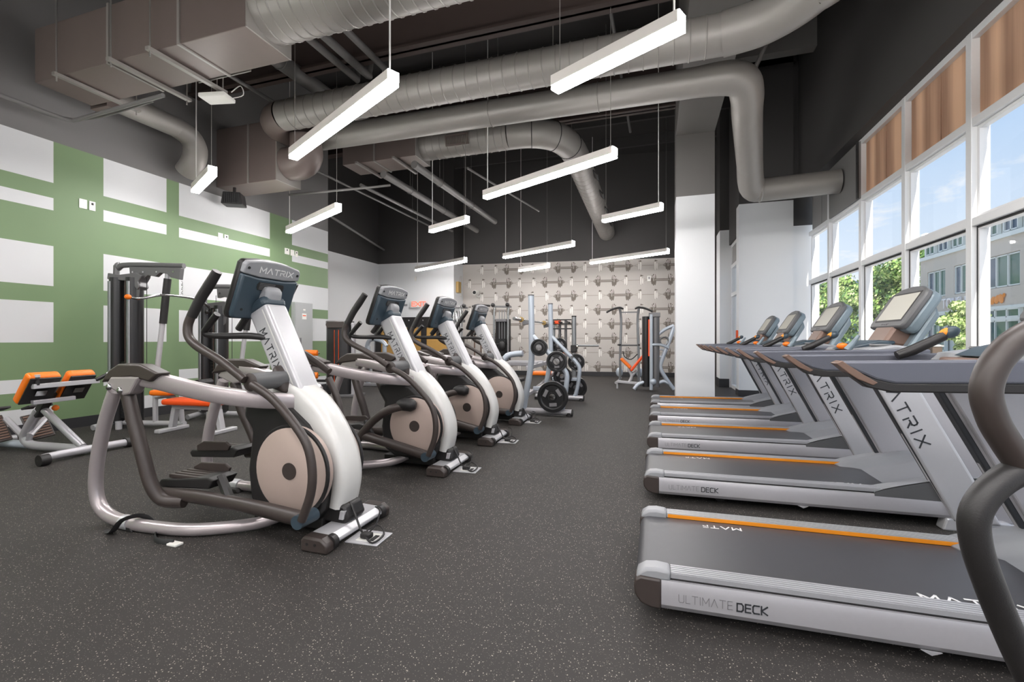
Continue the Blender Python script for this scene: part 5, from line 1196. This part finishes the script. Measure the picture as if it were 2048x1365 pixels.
MB().box(0, .09, -.25, .25, 0, 1.72).build('body', 'cab', t, smooth=0, bevel=.005); dr = MB().box(.09, .098, -.235, .235, .02, 1.70).build('door', 'cab', t, smooth=0, bevel=.004)
MB().box(.098, .112, -.12, -.09, .85, 1.0).build('latch', 'inkl', dr, smooth=0, bevel=.003); MB().box(.098, .1, -.06, .06, 1.38, 1.5).build('warning_sticker', 'plate', dr, smooth=0); MB().box(.1, .1005, -.045, .045, 1.445, 1.465).build('sticker_band', 'oranger', dr, smooth=0)
MB().box(.098, .1, -.03, .03, 1.56, 1.59).build('small_sticker', 'plate', dr, smooth=0)
t = thing('exit_sign', 'white exit sign with red letters on the white back wall', 'sign', (-7.18, 12.69, 2.22), R(4.9))
MB().box(-.16, .16, -.05, 0, -.11, .11).build('box', 'plate', t, smooth=0, bevel=.006); m = MB(); letters(m, 'EXIT', (-.105, -.0505, -.065), (1, 0, 0), (0, 0, 1), .13, .16, .28 if False else .12); m.build('sign_lettering', 'exitred', t, smooth=0)
t = thing('door_sign', 'small grey sign strip left of the exit sign', 'sign', (-7.57, 12.69, 2.2), R(4.9)); MB().box(-.09, .09, -.012, 0, -.03, .03).build('strip', 'inkl', t, smooth=0, bevel=.003); MB().box(-.08, .08, -.014, -.012, -.02, .02).build('strip_face', 'greyl', t, smooth=0)
t = thing('thermostat', 'tiny white thermostat on the white wall under the long lamp', 'switch', (-7.2, 12.72, 3.02), R(4.9)); MB().box(-.03, .03, -.03, 0, -.07, .07).build('case', 'plate', t, smooth=0, bevel=.006); MB().box(-.02, .02, -.033, -.03, -.02, .03).build('dial', 'lamp', t, smooth=0)
t = thing('alarm_strobe', 'brass yellow alarm box with a thin wire guard on the white corner', 'alarm', (-5.95, 13.13, 2.75)); MB().box(0, .09, -.13, .08, -.17, .17).build('case', 'gold', t, smooth=0, bevel=.008)
m = MB(); m.tube([(0, .12, .1), (.02, .12, .3), (.02, .2, .38), (.02, .28, .3), (.02, .28, -.22), (.02, .16, -.25)], .008, 6, k=3); m.build('wire_guard', 'cordw', t)
t = thing('security_camera', 'small white security camera mounted on the barbell wallpaper', 'camera', (-5.42, 13.5, 2.6), R(-20)); MB().tube([(0, .1, -.1), (0, 0, -.12), (0, -.08, -.04)], .03, 10, k=3).build('bracket', 'plate', t); MB().cyl((.0, -.02, 0), (.06, -.22, -.01), .075, 16).build('housing', 'plate', t); MB().cyl((.06, -.22, -.01), (.064, -.235, -.011), .055, 16).build('lens', 'gasket', t); MB().cyl((0, .12, -.1), (0, .14, -.1), .07, 14).build('base', 'plate', t)
t = thing('wall_plate', 'small white plate on the wallpaper left of the column', 'wall plate', (-.2, 14.17, 2.93), R(6.3)); MB().box(-.05, .05, -.03, 0, -.08, .08).build('cover', 'plate', t, smooth=0, bevel=.004); MB().box(-.015, .015, -.033, -.03, -.02, .05).build('socket_face', 'inkl', t, smooth=0)
t = thing('loudspeaker', 'black box loudspeaker slung below the plenum box at the mural', 'speaker', (-6.72, 5.85, 3.45), R(30)); MB().prism([(-.16, -.1), (.16, -.1), (.13, .1), (-.13, .1)], -.13, .12, 'y').build('case', 'blackp', t, smooth=0, bevel=.015)
m = MB()
for k in range(9): m.box(-.12+.028*k, -.108+.028*k, -.142, -.128, -.08, .08)
m.build('grille', 'gasket', t, smooth=0); MB().tube([(0, 0, .08), (0, .02, .22)], .025, 8).build('bracket', 'blackp', t)
t = thing('emergency_lamp', 'small flat white fitting under the large rectangular duct', 'lamp', (-4.83, 3.98, 3.9), R(12)); MB().box(-.16, .16, -.1, .1, -.02, .03).build('body', 'plate', t, smooth=0, bevel=.015, seg=3); MB().tube([(.15, .05, .02), (.25, .1, .08), (.2, .12, .2), (.1, .1, .12)], .006, 6, k=4).build('lead', 'cordw', t); MB().cyl((0, 0, .03), (0, 0, 2.5), .006, 6).build('stem', 'wire', t)
# strap lying by the rear foot of the nearest elliptical
t = thing('nylon_strap', 'black nylon strap lying over the rear floor tube of the nearest elliptical', 'strap', (-2.93, 1.86, 0))
MB().tube([(-.12, -.04, .006), (-.03, -.07, .02), (.02, -.05, .085), (.06, .03, .085), (.12, .06, .02), (.3, -.06, .008), (.42, -.05, .008)], .02, 8, k=4, flat=.25).build('webbing', 'gasket', t)
MB().box(.4, .47, -.075, -.03, 0, .012).build('buckle', 'plate', t, smooth=0, bevel=.003)
# handle of another trainer, close at the right edge
t = thing('cross_trainer', 'black bent handle tubes of a machine close at the right edge of the picture', 'elliptical', (.75, .8, 0))
o = V((.75, .8, 0)); L = lambda *p: V(p)-o
MB().tube([L(.62, .89, 1.16), L(.53, .862, 1.135), L(.478, .843, 1.098), L(.456, .836, 1.05), L(.465, .839, 1.005), L(.485, .845, .968), L(.503, .85, .94)], .0185, 20, k=6).build('upper_handle', 'brownp', t)
MB().cyl(L(.499, .849, .945), L(.507, .852, .93), .015, 16).build('joint_ring', 'chrome', t)
MB().tube([L(.62, .885, .955), L(.54, .862, .943), L(.478, .843, .915), L(.443, .832, .873), L(.442, .832, .826), L(.462, .838, .76), L(.5, .85, .665), L(.58, .87, .48), L(.62, .89, .3)], .0185, 20, k=6).build('lower_handle', 'blackp', t)
MB().tube([L(.62, .89, .3), L(.75, .85, .25), L(1.2, .8, .25)], .03, 10).build('arm_link', 'brownp', t)
MB().box(.15, 1.3, -.1, .1, .03, .3).build('drive_housing', 'blackp', t, smooth=0, bevel=.04, seg=3); MB().box(.1, .2, -.3, .3, 0, .06).build('foot_bar', 'silverw', t, smooth=0, bevel=.01); MB().box(1.2, 1.3, -.3, .3, 0, .06).build('foot_bar', 'silverw', t, smooth=0, bevel=.01)
